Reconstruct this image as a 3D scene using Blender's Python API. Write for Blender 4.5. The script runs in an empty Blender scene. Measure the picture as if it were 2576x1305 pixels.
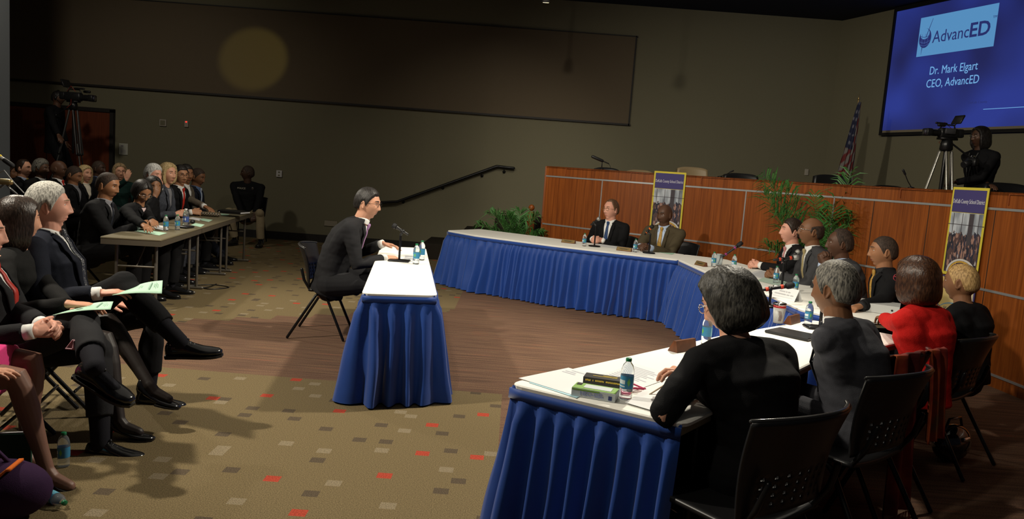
import bpy, math, random
import numpy as np
from mathutils import Vector, Matrix, noise
from mathutils.bvhtree import BVHTree
random.seed(7)
R_ = math.radians
sc = bpy.context.scene
COL = sc.collection

# ---------------------------------------------------------------- camera
F_PX, CAM_H = 1900.0, 1.6
PITCH = math.atan(216 / F_PX); ROLL = math.atan(0.0735)
FW = Vector((0, math.cos(PITCH), -math.sin(PITCH)))
_u = Vector((0, math.sin(PITCH), math.cos(PITCH))); _r = Vector((1, 0, 0))
RT = _r * math.cos(ROLL) + _u * math.sin(ROLL)
UP = -_r * math.sin(ROLL) + _u * math.cos(ROLL)
CAM = Vector((0, 0, CAM_H))
cd = bpy.data.cameras.new('camera'); cam = bpy.data.objects.new('camera', cd); COL.objects.link(cam)
cd.sensor_fit = 'HORIZONTAL'; cd.sensor_width = 36; cd.lens = F_PX * 36 / 2576
cd.clip_start = 0.05; cd.clip_end = 60
cam.matrix_world = Matrix(((RT.x, UP.x, -FW.x, CAM.x), (RT.y, UP.y, -FW.y, CAM.y), (RT.z, UP.z, -FW.z, CAM.z), (0, 0, 0, 1)))
sc.camera = cam

def _ray(px, py): return FW + RT * ((px - 1288) / F_PX) - UP * ((py - 652.5) / F_PX)
def P(px, py, z=0.0):
    d = _ray(px, py); return CAM + d * ((z - CAM_H) / d.z)
def D(px, py, y):
    d = _ray(px, py); return CAM + d * (y / d.y)

# ---------------------------------------------------------------- world, exposure, lights
sc.view_settings.view_transform = 'Standard'; sc.view_settings.look = 'None'
sc.view_settings.gamma = 1.0; sc.view_settings.use_curve_mapping = False
sc.view_settings.exposure = 0.0
w = bpy.data.worlds.new('world'); sc.world = w; w.use_nodes = True
w.node_tree.nodes['Background'].inputs[0].default_value = (0.75, 0.80, 1.0, 1)
w.node_tree.nodes['Background'].inputs[1].default_value = 0.018

def spot(name, loc, to, power, size=70, blend=0.5, radius=0.12, col=(1, 0.91, 0.75)):
    l = bpy.data.lights.new(name, 'SPOT'); l.energy = power; l.spot_size = R_(size); l.spot_blend = blend
    l.shadow_soft_size = radius; l.color = col
    o = bpy.data.objects.new(name, l); COL.objects.link(o); o.location = loc
    d = Vector(to) - Vector(loc); o.rotation_euler = d.to_track_quat('-Z', 'Y').to_euler(); return o
LIGHTS = [
    ('stage_spot_right', (2.1, 6.6, 4.7), (-1.6, 5.2, 0.6), 1150, 100, 0.6),
    ('stage_spot_left', (-4.3, 3.7, 4.7), (0.9, 6.6, 0.6), 1120, 95, 0.6),
    ('stage_spot_back', (-6.6, 9.6, 4.4), (0.4, 5.0, 0.4), 560, 75, .6),
    ('stage_spot_front', (-1.2, 1.0, 4.7), (2.2, 9.0, 1.0), 950, 60, 0.7),
    ('stage_spot_dais', (0.2, 5.0, 4.7), (1.6, 11.0, 0.5), 230, 60, 0.8),
]
LIGHTS += [('wall_fill_centre', (0.5, 9.5, 4.7), (-0.6, 14.6, 0.9), 230, 62, 1.0), ('wall_fill_left', (-6.5, 9.0, 4.7), (-7.0, 14.6, 0.8), 190, 90, 1.0),  # two unseen wall fills, added to brighten the back wall
           ('stage_spot_audience', (-0.5, 7.5, 4.7), (-4.6, 9.0, 1.0), 330, 75, 0.8), ('stage_spot_near_right', (-1.8, 0.6, 4.5), (1.9, 3.8, 0.9), 150, 50, 0.8)]
for a in LIGHTS: spot(*a)
def area(name, loc, rot, sx, sy, power, col=(1, 0.9, 0.74)):
    l = bpy.data.lights.new(name, 'AREA'); l.shape = 'RECTANGLE'; l.size = sx; l.size_y = sy; l.energy = power; l.color = col
    o = bpy.data.objects.new(name, l); COL.objects.link(o); o.location = loc; o.rotation_euler = rot
area('room_fill', (-1.0, 7.0, 4.8), (0, 0, 0), 10, 9, 70)  # wide unseen fill overhead, added to lift the dim walls and audience
# dim lamp added to cast a yellow oval on the back wall, source unknown
spot('wall_spot', (-2.2, 9.0, 4.5), D(640, 150, 14.6), 300, 11.5, 0.45, 0.03, (1, 0.88, 0.25))

# ---------------------------------------------------------------- materials
MATS = {}
def mat(name, col, rough=0.6, metal=0.0, spec=0.5, bump=0.0, bscale=200.0, var=0.0, vscale=8.0, emit=None, estr=0.0, trans=0.0, ior=1.45, alpha=1.0, sheen=0.0, coat=0.0, stretch=None):
    if name in MATS: return MATS[name]
    m = bpy.data.materials.new(name); m.use_nodes = True; nt = m.node_tree; b = nt.nodes['Principled BSDF']
    I = b.inputs
    I['Base Color'].default_value = (*col, 1); I['Roughness'].default_value = rough; I['Metallic'].default_value = metal
    I['Specular IOR Level'].default_value = spec; I['IOR'].default_value = ior
    I['Transmission Weight'].default_value = trans; I['Alpha'].default_value = alpha
    if sheen: I['Sheen Weight'].default_value = sheen; I['Sheen Roughness'].default_value = 0.5
    if coat: I['Coat Weight'].default_value = coat
    if emit: I['Emission Color'].default_value = (*emit, 1); I['Emission Strength'].default_value = estr
    if bump or var:
        tc = nt.nodes.new('ShaderNodeTexCoord'); mp = nt.nodes.new('ShaderNodeMapping'); nt.links.new(tc.outputs['Object'], mp.inputs[0])
        if stretch: mp.inputs['Scale'].default_value = stretch
    if bump:
        n = nt.nodes.new('ShaderNodeTexNoise'); n.inputs['Scale'].default_value = bscale; n.inputs['Detail'].default_value = 3
        bp = nt.nodes.new('ShaderNodeBump'); bp.inputs['Strength'].default_value = bump; bp.inputs['Distance'].default_value = 0.004
        nt.links.new(mp.outputs[0], n.inputs['Vector']); nt.links.new(n.outputs['Fac'], bp.inputs['Height']); nt.links.new(bp.outputs[0], I['Normal'])
    if var:
        n = nt.nodes.new('ShaderNodeTexNoise'); n.inputs['Scale'].default_value = vscale; n.inputs['Detail'].default_value = 4
        mx = nt.nodes.new('ShaderNodeMix'); mx.data_type = 'RGBA'; mx.inputs[6].default_value = (*[c * (1 - var) for c in col], 1); mx.inputs[7].default_value = (*[min(1, c * (1 + var)) for c in col], 1)
        nt.links.new(mp.outputs[0], n.inputs['Vector']); nt.links.new(n.outputs['Fac'], mx.inputs[0]); nt.links.new(mx.outputs[2], I['Base Color'])
    MATS[name] = m; return m
def nodes(m): return m.node_tree.nodes, m.node_tree.links, m.node_tree.nodes['Principled BSDF']

def ramp(nt, stops, interp='LINEAR'):
    r = nt.nodes.new('ShaderNodeValToRGB'); e = r.color_ramp.elements; r.color_ramp.interpolation = interp
    while len(e) < len(stops): e.new(0.5)
    for k, (p, c) in enumerate(stops): e[k].position = p; e[k].color = (*c, 1)
    return r
def math_n(nt, op, a, b=None, c=None):
    n = nt.nodes.new('ShaderNodeMath'); n.operation = op
    for i, v in enumerate((a, b, c)):
        if v is None: continue
        if isinstance(v, (int, float)): n.inputs[i].default_value = v
        else: nt.links.new(v, n.inputs[i])
    return n.outputs[0]

def carpet_mat():
    m = bpy.data.materials.new('patterned_carpet'); m.use_nodes = True; nt = m.node_tree; L = nt.links; b = nt.nodes['Principled BSDF']
    g = nt.nodes.new('ShaderNodeNewGeometry'); sx = nt.nodes.new('ShaderNodeSeparateXYZ'); L.new(g.outputs['Position'], sx.inputs[0])
    X, Y = sx.outputs[0], sx.outputs[1]
    # woven squares: one per block of 3 x 3 small cells, at a random place in the block
    u = math_n(nt, 'MULTIPLY', X, 13.0); v = math_n(nt, 'MULTIPLY', Y, 14.5); cx = math_n(nt, 'FLOOR', u); cy = math_n(nt, 'FLOOR', v)
    bx_ = math_n(nt, 'FLOOR', math_n(nt, 'DIVIDE', math_n(nt, 'ADD', cx, .5), 3.0)); by_ = math_n(nt, 'FLOOR', math_n(nt, 'DIVIDE', math_n(nt, 'ADD', cy, .5), 3.0))
    cb = nt.nodes.new('ShaderNodeCombineXYZ'); L.new(bx_, cb.inputs[0]); L.new(by_, cb.inputs[1])
    wn = nt.nodes.new('ShaderNodeTexWhiteNoise'); wn.noise_dimensions = '2D'; L.new(cb.outputs[0], wn.inputs['Vector'])
    sc_ = nt.nodes.new('ShaderNodeSeparateColor'); L.new(wn.outputs['Color'], sc_.inputs[0])
    ox = math_n(nt, 'FLOOR', math_n(nt, 'MULTIPLY', sc_.outputs[0], 3)); oy = math_n(nt, 'FLOOR', math_n(nt, 'MULTIPLY', sc_.outputs[1], 3))
    hx = math_n(nt, 'COMPARE', math_n(nt, 'SUBTRACT', cx, math_n(nt, 'MULTIPLY', bx_, 3.0)), ox, .1); hy_ = math_n(nt, 'COMPARE', math_n(nt, 'SUBTRACT', cy, math_n(nt, 'MULTIPLY', by_, 3.0)), oy, .1)
    act = math_n(nt, 'MULTIPLY', hx, hy_)
    base = (0.150, 0.113, 0.058)
    rp = ramp(nt, [(0, base), (0.30, (0.085, 0.064, 0.042)), (0.62, (0.205, 0.165, 0.105)), (0.82, (0.34, 0.052, 0.03))], 'CONSTANT'); L.new(math_n(nt, 'MULTIPLY', act, sc_.outputs[2]), rp.inputs[0])
    # brown striped area
    mp = nt.nodes.new('ShaderNodeMapping'); L.new(g.outputs['Position'], mp.inputs[0]); mp.inputs['Scale'].default_value = (1.4, 26, 1)
    n1 = nt.nodes.new('ShaderNodeTexNoise'); n1.inputs['Scale'].default_value = 1.3; n1.inputs['Detail'].default_value = 5; L.new(mp.outputs[0], n1.inputs['Vector'])
    r2 = ramp(nt, [(0.3, (0.085, 0.052, 0.036)), (0.5, (0.135, 0.078, 0.052)), (0.62, (0.155, 0.095, 0.058)), (0.72, (0.22, 0.075, 0.05))]); L.new(n1.outputs['Fac'], r2.inputs[0])
    # region mask with stepped, tile-like edges
    xs = math_n(nt, 'DIVIDE', math_n(nt, 'FLOOR', math_n(nt, 'MULTIPLY', X, 3.0)), 3.0)
    ys = Y
    dx = math_n(nt, 'ADD', X, 3.0)
    lo = math_n(nt, 'GREATER_THAN', ys, math_n(nt, 'ADD', 5.42, math_n(nt, 'MULTIPLY', math_n(nt, 'MULTIPLY', dx, -0.02), 1.0)))
    hi = math_n(nt, 'LESS_THAN', ys, math_n(nt, 'ADD', 9.0, math_n(nt, 'MULTIPLY', xs, 0.63)))
    band = math_n(nt, 'MULTIPLY', lo, hi)
    right = math_n(nt, 'GREATER_THAN', X, 0.0)
    far = math_n(nt, 'MULTIPLY', math_n(nt, 'GREATER_THAN', X, -0.62), math_n(nt, 'GREATER_THAN', Y, 8.0))
    mask = math_n(nt, 'MAXIMUM', math_n(nt, 'MAXIMUM', band, right), far)
    mx = nt.nodes.new('ShaderNodeMix'); mx.data_type = 'RGBA'; L.new(mask, mx.inputs[0]); L.new(rp.outputs[0], mx.inputs[6]); L.new(r2.outputs[0], mx.inputs[7])
    n2 = nt.nodes.new('ShaderNodeTexNoise'); n2.inputs['Scale'].default_value = 170; n2.inputs['Detail'].default_value = 2; L.new(g.outputs['Position'], n2.inputs['Vector'])
    r3 = ramp(nt, [(0.3, (0.55, 0.55, 0.55)), (0.7, (1.4, 1.4, 1.4))]); L.new(n2.outputs['Fac'], r3.inputs[0])
    mu = nt.nodes.new('ShaderNodeMix'); mu.data_type = 'RGBA'; mu.blend_type = 'MULTIPLY'; mu.inputs[0].default_value = 1; L.new(mx.outputs[2], mu.inputs[6]); L.new(r3.outputs[0], mu.inputs[7])
    L.new(mu.outputs[2], b.inputs['Base Color']); b.inputs['Roughness'].default_value = 0.95; b.inputs['Specular IOR Level'].default_value = 0.1
    bp = nt.nodes.new('ShaderNodeBump'); bp.inputs['Strength'].default_value = 0.4; bp.inputs['Distance'].default_value = 0.004; L.new(n2.outputs['Fac'], bp.inputs['Height']); L.new(bp.outputs[0], b.inputs['Normal'])
    return m

def wood_mat(name, c1, c2, rough=0.35, sc3=(30, 30, 1.2)):
    m = bpy.data.materials.new(name); m.use_nodes = True; nt = m.node_tree; L = nt.links; b = nt.nodes['Principled BSDF']
    tc = nt.nodes.new('ShaderNodeTexCoord'); mp = nt.nodes.new('ShaderNodeMapping'); mp.inputs['Scale'].default_value = sc3; L.new(tc.outputs['Object'], mp.inputs[0])
    n = nt.nodes.new('ShaderNodeTexNoise'); n.inputs['Scale'].default_value = 1.6; n.inputs['Detail'].default_value = 7; n.inputs['Distortion'].default_value = 0.6; L.new(mp.outputs[0], n.inputs['Vector'])
    r = ramp(nt, [(0.3, c1), (0.7, c2)]); L.new(n.outputs['Fac'], r.inputs[0]); L.new(r.outputs[0], b.inputs['Base Color'])
    b.inputs['Roughness'].default_value = rough; b.inputs['Specular IOR Level'].default_value = 0.35
    return m

# ---------------------------------------------------------------- mesh helpers
class MB:
    def __init__(s): s.v = []; s.f = []; s.m = []
    def add(s, vs, fs, mi=0):
        o = len(s.v); s.v += [tuple(v) for v in vs]; s.f += [tuple(i + o for i in f) for f in fs]; s.m += [mi] * len(fs); return s
    def box(s, c, size, rot=None, mi=0, bev=0.0):
        hx, hy, hz = [a / 2 for a in size]; c = Vector(c)
        if bev <= 0:
            vs = [Vector((x, y, z)) for z in (-hz, hz) for y in (-hy, hy) for x in (-hx, hx)]
            fs = [(0, 2, 3, 1), (4, 5, 7, 6), (0, 1, 5, 4), (2, 6, 7, 3), (0, 4, 6, 2), (1, 3, 7, 5)]
        else:
            b = min(bev, hx * .95, hy * .95, hz * .95); pr = [(-hz, -b), (-hz + b, 0), (hz - b, 0), (hz, -b)]
            vs = []; n = 12
            for z, off in pr:
                ox, oy = hx + off, hy + off
                for (sxn, syn, a0) in ((1, 1, 0), (-1, 1, 90), (-1, -1, 180), (1, -1, 270)):
                    for k in range(3):
                        a = R_(a0 + k * 45); vs.append(Vector((sxn * (ox - b) + math.cos(a) * b, syn * (oy - b) + math.sin(a) * b, z)))
            fs = [tuple(range(n - 1, -1, -1)), tuple(range(3 * n, 4 * n))]
            for r in range(3):
                for k in range(n): fs.append((r * n + k, r * n + (k + 1) % n, (r + 1) * n + (k + 1) % n, (r + 1) * n + k))
        if rot is not None: vs = [rot @ v for v in vs]
        return s.add([v + c for v in vs], fs, mi)
    def loft(s, rings, closed=True, caps=True, mi=0):
        n = len(rings[0]); vs = [p for r in rings for p in r]; fs = []
        for r in range(len(rings) - 1):
            for k in range(n if closed else n - 1):
                k2 = (k + 1) % n; fs.append((r * n + k, r * n + k2, (r + 1) * n + k2, (r + 1) * n + k))
        if caps and closed:
            fs.append(tuple(range(n - 1, -1, -1))); fs.append(tuple(range((len(rings) - 1) * n, len(rings) * n)))
        return s.add(vs, fs, mi)
    def tube(s, pts, rad, seg=12, ref=None, round_caps=True, mi=0):
        """pts: list of points; rad: list of r or (ra, rb) with ra along the ref side axis"""
        pts = [Vector(p) for p in pts]
        if not isinstance(rad, (list, tuple)): rad = [rad] * len(pts)
        rad = [(r, r) if not isinstance(r, (tuple, list)) else r for r in rad]
        P2 = list(pts); R2 = list(rad)
        if round_caps:
            d0 = (pts[0] - pts[1]).normalized(); d1 = (pts[-1] - pts[-2]).normalized()
            ra, rb = rad[0]; q = min(ra, rb); pre = [(pts[0] + d0 * q * math.sin(a), (ra * math.cos(a), rb * math.cos(a))) for a in (R_(80), R_(55), R_(28))]
            ra, rb = rad[-1]; q = min(ra, rb); post = [(pts[-1] + d1 * q * math.sin(a), (ra * math.cos(a), rb * math.cos(a))) for a in (R_(28), R_(55), R_(80))]
            P2 = [p for p, _ in pre] + P2 + [p for p, _ in post]; R2 = [r for _, r in pre] + R2 + [r for _, r in post]
        rings = []; side = None
        for i, p in enumerate(P2):
            t = (P2[min(i + 1, len(P2) - 1)] - P2[max(i - 1, 0)])
            t = t.normalized() if t.length > 1e-9 else Vector((0, 0, 1))
            if ref is not None: a = Vector(ref)
            elif side is None: a = Vector((0, 1, 0)) if abs(t.y) < 0.9 else Vector((1, 0, 0))
            else: a = side
            a = (a - t * a.dot(t))
            a = a.normalized() if a.length > 1e-6 else t.orthogonal().normalized()
            side = a; b = t.cross(a)
            ra, rb = R2[i]
            rings.append([p + a * (math.cos(2 * math.pi * k / seg) * ra) + b * (math.sin(2 * math.pi * k / seg) * rb) for k in range(seg)])
        return s.loft(rings, mi=mi)
    def lathe(s, prof, c=(0, 0, 0), seg=24, rot=None, mi=0, caps=True):
        c = Vector(c); rings = []
        for r, z in prof:
            ring = [Vector((max(r, 1e-4) * math.cos(2 * math.pi * k / seg), max(r, 1e-4) * math.sin(2 * math.pi * k / seg), z)) for k in range(seg)]
            if rot is not None: ring = [rot @ v for v in ring]
            rings.append([v + c for v in ring])
        return s.loft(rings, mi=mi, caps=caps)
    def sphere(s, c, r, seg=16, rings=10, rot=None, mi=0):
        if isinstance(r, (int, float)): r = (r, r, r)
        c = Vector(c); rr = []
        for i in range(rings + 1):
            a = math.pi * (i + .02) / (rings + .04)
            ring = [Vector((math.sin(a) * math.cos(2 * math.pi * k / seg) * r[0], math.sin(a) * math.sin(2 * math.pi * k / seg) * r[1], -math.cos(a) * r[2])) for k in range(seg)]
            if rot is not None: ring = [rot @ v for v in ring]
            rr.append([v + c for v in ring])
        return s.loft(rr, mi=mi)
    def grid(s, fn, nu, nv, mi=0, thick=0.0, skip=None):
        vs = [Vector(fn(i / nu, j / nv)) for j in range(nv + 1) for i in range(nu + 1)]
        fs = [(j * (nu + 1) + i, j * (nu + 1) + i + 1, (j + 1) * (nu + 1) + i + 1, (j + 1) * (nu + 1) + i) for j in range(nv) for i in range(nu) if not (skip and skip(i, j))]
        if thick:
            me = bpy.data.meshes.new('t'); me.from_pydata(vs, [], fs); nrm = [v.normal.copy() for v in me.vertices]; bpy.data.meshes.remove(me)
            o = len(vs); vs2 = [v - n * thick for v, n in zip(vs, nrm)]
            ec = {}
            for f in fs:
                for k in range(4):
                    a, b = f[k], f[(k + 1) % 4]; ec[(a, b)] = 1
            side = [(a, b) for (a, b) in ec if (b, a) not in ec]
            fs = fs + [tuple(i + o for i in reversed(f)) for f in fs] + [(b, a, a + o, b + o) for a, b in side]
            vs = vs + vs2
        return s.add(vs, fs, mi)
    def mesh(s, name, mats, smooth=True):
        me = bpy.data.meshes.new(name); me.from_pydata(s.v, [], s.f)
        for m in (mats if isinstance(mats, (list, tuple)) else [mats]): me.materials.append(m)
        if any(s.m): me.polygons.foreach_set('material_index', s.m)
        if smooth: me.shade_smooth()
        return me

def link(o, parent=None):
    COL.objects.link(o)
    if parent is not None: o.parent = parent
    return o
def obj(name, mb, mats, parent=None, smooth=False, angle=None, **tags):
    me = mb if isinstance(mb, bpy.types.Mesh) else mb.mesh(name, mats, smooth)
    if smooth and angle: 
        me.set_sharp_from_angle(angle=R_(angle))
    o = link(bpy.data.objects.new(name, me), parent)
    for k, v in tags.items(): o[k] = v
    return o
def thing(name, label, cat, loc=(0, 0, 0), rz=0.0, group=None, s=1.0):
    o = bpy.data.objects.new(name, None); o.empty_display_size = 0.1; COL.objects.link(o)
    o.location = loc; o.rotation_euler = (0, 0, R_(rz)); o.scale = (s, s, s)
    o['label'] = label; o['category'] = cat
    if group: o['group'] = group
    return o
def struct(name, mb, m, smooth=False, parent=None, angle=None):
    o = obj(name, mb, m, parent, smooth, angle)
    if parent is None: o['kind'] = 'structure'
    return o
def dup(root, loc, rz, label, group=None, s=None):
    r = root.copy(); COL.objects.link(r); r.location = loc; r.rotation_euler = (0, 0, R_(rz))
    if s: r.scale = (s, s, s)
    r['label'] = label
    if group: r['group'] = group
    for ch in list(root.children):
        c = ch.copy(); COL.objects.link(c); c.parent = r
        for g in ch.children:
            d = g.copy(); COL.objects.link(d); d.parent = c
    return r
def text_mesh(txt, size, align='CENTER', bold=0.0, extrude=0.0005, shear=0.0, xscale=1.0):
    cu = bpy.data.curves.new('txt', 'FONT'); cu.body = txt; cu.size = size; cu.align_x = align; cu.extrude = extrude; cu.offset = bold; cu.shear = shear
    cu.resolution_u = 3
    o = bpy.data.objects.new('txt', cu); COL.objects.link(o); bpy.context.view_layer.update()
    me = bpy.data.meshes.new_from_object(o.evaluated_get(bpy.context.evaluated_depsgraph_get()))
    bpy.data.objects.remove(o); bpy.data.curves.remove(cu)
    if xscale != 1.0:
        for v in me.vertices: v.co.x *= xscale
    return me
def text_on(txt, size, origin, xdir, updir, m, parent, name='lettering', **kw):
    me = text_mesh(txt, size, **kw); me.materials.clear(); me.materials.append(m)
    x = Vector(xdir).normalized(); u = Vector(updir).normalized(); n = x.cross(u)
    M = Matrix(((x.x, u.x, n.x, origin[0]), (x.y, u.y, n.y, origin[1]), (x.z, u.z, n.z, origin[2]), (0, 0, 0, 1)))
    me.transform(M); me.name = name
    return obj(name, me, None, parent)
# ================================================================ THE ROOM
M_wall = mat('wall_paint', (0.165, 0.152, 0.100), 0.9, spec=0.2, bump=0.3, bscale=90, var=0.06, vscale=60)
M_panel = mat('acoustic_fabric', (0.125, 0.098, 0.066), 0.95, spec=0.1, bump=0.3, bscale=120, var=0.05, vscale=80)
M_dark = mat('dark_trim', (0.012, 0.010, 0.009), 0.6)
M_ceil = mat('dark_ceiling', (0.012, 0.016, 0.035), 0.9)
M_black = mat('black_plastic', (0.010, 0.010, 0.011), 0.38, spec=0.5)
M_blackm = mat('black_metal', (0.012, 0.012, 0.013), 0.3, metal=0.4)
M_steel = mat('brushed_aluminium', (0.55, 0.56, 0.57), 0.35, metal=0.7)
M_chrome = mat('chrome', (0.7, 0.7, 0.7), 0.12, metal=1.0)
M_plate = mat('wall_plate', (0.34, 0.31, 0.26), 0.6)
YW = 14.6
CORN = Vector((5.84, YW, 0)); SDIR = Vector((0.37, -1, 0)).normalized(); SN = Vector((-SDIR.y, SDIR.x, 0)) * -1
if SN.x > 0: SN = -SN
CEIL = 4.88
b = MB(); b.grid(lambda u, v: (-13 + 24 * u, -1.5 + 16.3 * v, 0), 1, 1); struct('floor', b, carpet_mat())
b = MB(); b.box((-3.6, YW + 0.1, 2.6), (18.9, 0.2, 5.6)); struct('wall_back', b, M_wall)
b = MB(); e1 = CORN + SDIR * 9.5
b.add([CORN, e1, e1 + Vector((0, 0, 5.4)), CORN + Vector((0, 0, 5.4)), CORN - SN * .2, e1 - SN * .2, e1 - SN * .2 + Vector((0, 0, 5.4)), CORN - SN * .2 + Vector((0, 0, 5.4))],
      [(0, 1, 2, 3), (7, 6, 5, 4), (0, 4, 5, 1), (3, 2, 6, 7), (1, 5, 6, 2), (0, 3, 7, 4)]); struct('wall_right', b, M_wall)
b = MB(); b.box((-13.05, 6.6, 2.6), (0.1, 16.6, 5.6)); struct('wall_left', b, M_wall)
b = MB(); b.box((-1, 6.6, CEIL + 0.1), (25, 16.6, 0.2)); struct('ceiling', b, M_ceil)
# fabric panel on the back wall with its dark edge strips
b = MB(); b.box((-3.9, YW - 0.02, (2.69 + 4.3) / 2), (11.84, 0.04, 4.3 - 2.69)); struct('trim_1', b, M_panel)
b = MB()
b.box((-3.9, YW - 0.028, 2.675), (11.9, 0.056, 0.035)); b.box((2.02, YW - 0.028, 3.49), (0.022, 0.056, 1.66)); b.box((-3.9, YW - 0.028, 4.31), (11.9, 0.056, 0.02))
struct('trim_2', b, M_dark)
b = MB(); b.box((-1.2 - 4.0, YW - 0.012, 0.075), (5.1, 0.024, 0.15)); b.box((-0.0, YW - 0.012, 0.075), (5.3, 0.024, 0.15)); struct('baseboard_back', b, M_dark)
# double door with dark frame
M_door = wood_mat('door_wood', (0.10, 0.022, 0.008), (0.15, 0.034, 0.012), 0.5)
b = MB(); b.box((-9.05, YW - 0.03, 1.1), (2.45, 0.04, 2.2)); d1 = struct('door_1', b, M_door)
b = MB(); b.box((-7.8, YW - 0.04, 1.12), (0.07, 0.08, 2.24)); b.box((-10.3, YW - 0.04, 1.12), (0.07, 0.08, 2.24)); b.box((-9.05, YW - 0.04, 2.225), (2.57, 0.08, 0.07)); struct('door_frame', b, M_dark, parent=d1)
b = MB(); b.box((-9.05, YW - 0.052, 1.1), (0.012, 0.006, 2.2)); struct('door_gap', b, M_dark, parent=d1)
# grey column at the left
M_colm = mat('column_paint', (0.105, 0.115, 0.125), 0.8, bump=.1)
p0 = D(23, 410, 10.2); b = MB(); b.box((p0.x - 0.68, 10.5, 2.45), (0.6, 0.6, 4.9), bev=0.02); struct('wall_column', b, M_colm)
# platform behind the long dais, and steps up to it
M_stair = mat('stair_carpet', (0.022, 0.018, 0.014), 0.95, spec=.1, bump=.3)
DB = [(-0.42, 14.58), (0.44, 11.95), (1.28, 11.33), (2.25, 10.75), (3.07, 10.03), (3.64, 9.3), (4.04, 8.49), (4.26, 7.8), (4.38, 7.05), (4.44, 6.35), (4.46, 5.2), (4.46, 3.9)]
def poly_prism(b, pts, z0, z1, mi=0):
    n = len(pts); vs = [(x, y, z0) for x, y in pts] + [(x, y, z1) for x, y in pts]
    return b.add(vs, [tuple(range(n - 1, -1, -1)), tuple(range(n, 2 * n))] + [(k, (k + 1) % n, n + (k + 1) % n, n + k) for k in range(n)], mi)
b = MB(); poly_prism(b, [(-0.1, 14.59), (0.62, 12.1), (1.4, 11.5), (2.4, 10.9), (3.22, 10.15), (3.8, 9.4), (4.2, 8.55), (4.42, 7.85), (4.52, 7.1), (4.58, 6.35), (4.6, 3.9), (9.7, 3.9), (5.86, 14.59)][::-1], 0.0, 0.80)
struct('floor_platform', b, M_stair)
def step(x0, x1, z, y0=12.5):
    b = MB(); b.box(((x0 + x1) / 2, (y0 + YW) / 2, z / 2), (x1 - x0, YW - y0, z), bev=.01); return b
for k, (x0, z) in enumerate([(-1.60, 0.27), (-0.92, 0.53), (-0.35, 0.79)]):
    struct('floor_step' if k == 0 else 'floor_step', step(x0, [-0.92, -0.35, 0.12][k], z, 13.2), M_stair)

# ---------------------------------------------------------------- long curved dais
M_cherry = wood_mat('cherry_veneer', (0.155, 0.038, 0.007), (0.30, 0.082, 0.014), 0.38, (26, 26, 0.9))
def catmull(pts, n):
    P_ = [Vector((*p, 0)) for p in pts]; out = []
    for i in range(len(P_) - 1):
        a, b_, c, d = P_[max(i - 1, 0)], P_[i], P_[i + 1], P_[min(i + 2, len(P_) - 1)]
        for k in range(n):
            t = k / n; out.append(0.5 * ((2 * b_) + (c - a) * t + (2 * a - 5 * b_ + 4 * c - d) * t * t + (3 * b_ - a - 3 * c + d) * t ** 3))
    out.append(P_[-1]); return out
DC = catmull(DB[1:], 6)
def curve_at(path, s):
    acc = 0
    for i in range(len(path) - 1):
        L = (path[i + 1] - path[i]).length
        if acc + L >= s or i == len(path) - 2:
            t = (path[i + 1] - path[i]).normalized(); return path[i] + t * (s - acc), t
        acc += L
DLEN = sum((DC[i + 1] - DC[i]).length for i in range(len(DC) - 1))
def strip(b, path, s0, s1, z0, z1, off0, off1, mi=0, ds=0.12):
    """a band following the curve, from outward offset off0 (front) to off1 (back); outward = towards the room"""
    n = max(1, int((s1 - s0) / ds)); rings = []
    for k in range(n + 1):
        p, t = curve_at(path, s0 + (s1 - s0) * k / n); nn = Vector((t.y, -t.x, 0))
        a = p + nn * off0; c = p + nn * off1
        rings.append([Vector((a.x, a.y, z0)), Vector((a.x, a.y, z1)), Vector((c.x, c.y, z1)), Vector((c.x, c.y, z0))])
    return b.loft(rings, mi=mi)
# outward normal must point to the camera side
_p, _t = curve_at(DC, 2.0); OUT = 1 if (Vector((0, 6, 0)) - _p).dot(Vector((_t.y, -_t.x, 0))) > 0 else -1
dais = thing('dais_desk', 'long curved cherry wood dais with aluminium strips across the back of the room', 'desk', (0, 0, 0))
TOPZ = 1.755; dais.location = (0, 0, 0)
b = MB(); strip(b, DC, 0, DLEN, 0.0, 1.62, 0, -0.05 * OUT); obj('front_panel', b, M_cherry, dais)
b = MB(); strip(b, DC, 0, DLEN, 1.615, TOPZ, 0.004 * OUT, -0.03 * OUT); strip(b, DC, 0, DLEN, TOPZ - .03, TOPZ, 0.004 * OUT, -0.55 * OUT); strip(b, DC, 0, DLEN, TOPZ - .22, TOPZ - .03, -.03 * OUT, -0.06 * OUT)
obj('top_rail', b, M_cherry, dais)
b = MB(); p, t = curve_at(DC, 0.0); q = p + Vector((0.28, 0.9, 0)); nn = Vector((q - p)).normalized()
b.box(((p.x + q.x) / 2, (p.y + q.y) / 2, TOPZ / 2), (0.05, 0.94, TOPZ - .01), Matrix.Rotation(math.atan2(-(q.x - p.x), (q.y - p.y)), 3, 'Z')); obj('end_panel', b, M_cherry, dais)
for z in (1.60, 0.85, 0.11):
    b = MB(); strip(b, DC, 0, DLEN, z - 0.011, z + 0.011, 0.007 * OUT, 0); obj('metal_strip', b, M_steel, dais)
def s_of_px(px):   # arclength where the dais front crosses an image column (measured on the photograph)
    best = (1e9, 0)
    for k in range(400):
        s = DLEN * k / 400; p, t = curve_at(DC, s); v = Vector((p.x, p.y, 1.2)) - CAM; x = 1288 + F_PX * v.dot(RT) / v.dot(FW)
        if abs(x - px) < best[0]: best = (abs(x - px), s)
    return best[1]
for px in (1509, 1868, 2092):
    s = s_of_px(px); b = MB(); strip(b, DC, s - .008, s + .008, 0.86, 1.59, 0.006 * OUT, 0); obj('metal_strip', b, M_steel, dais)
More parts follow.
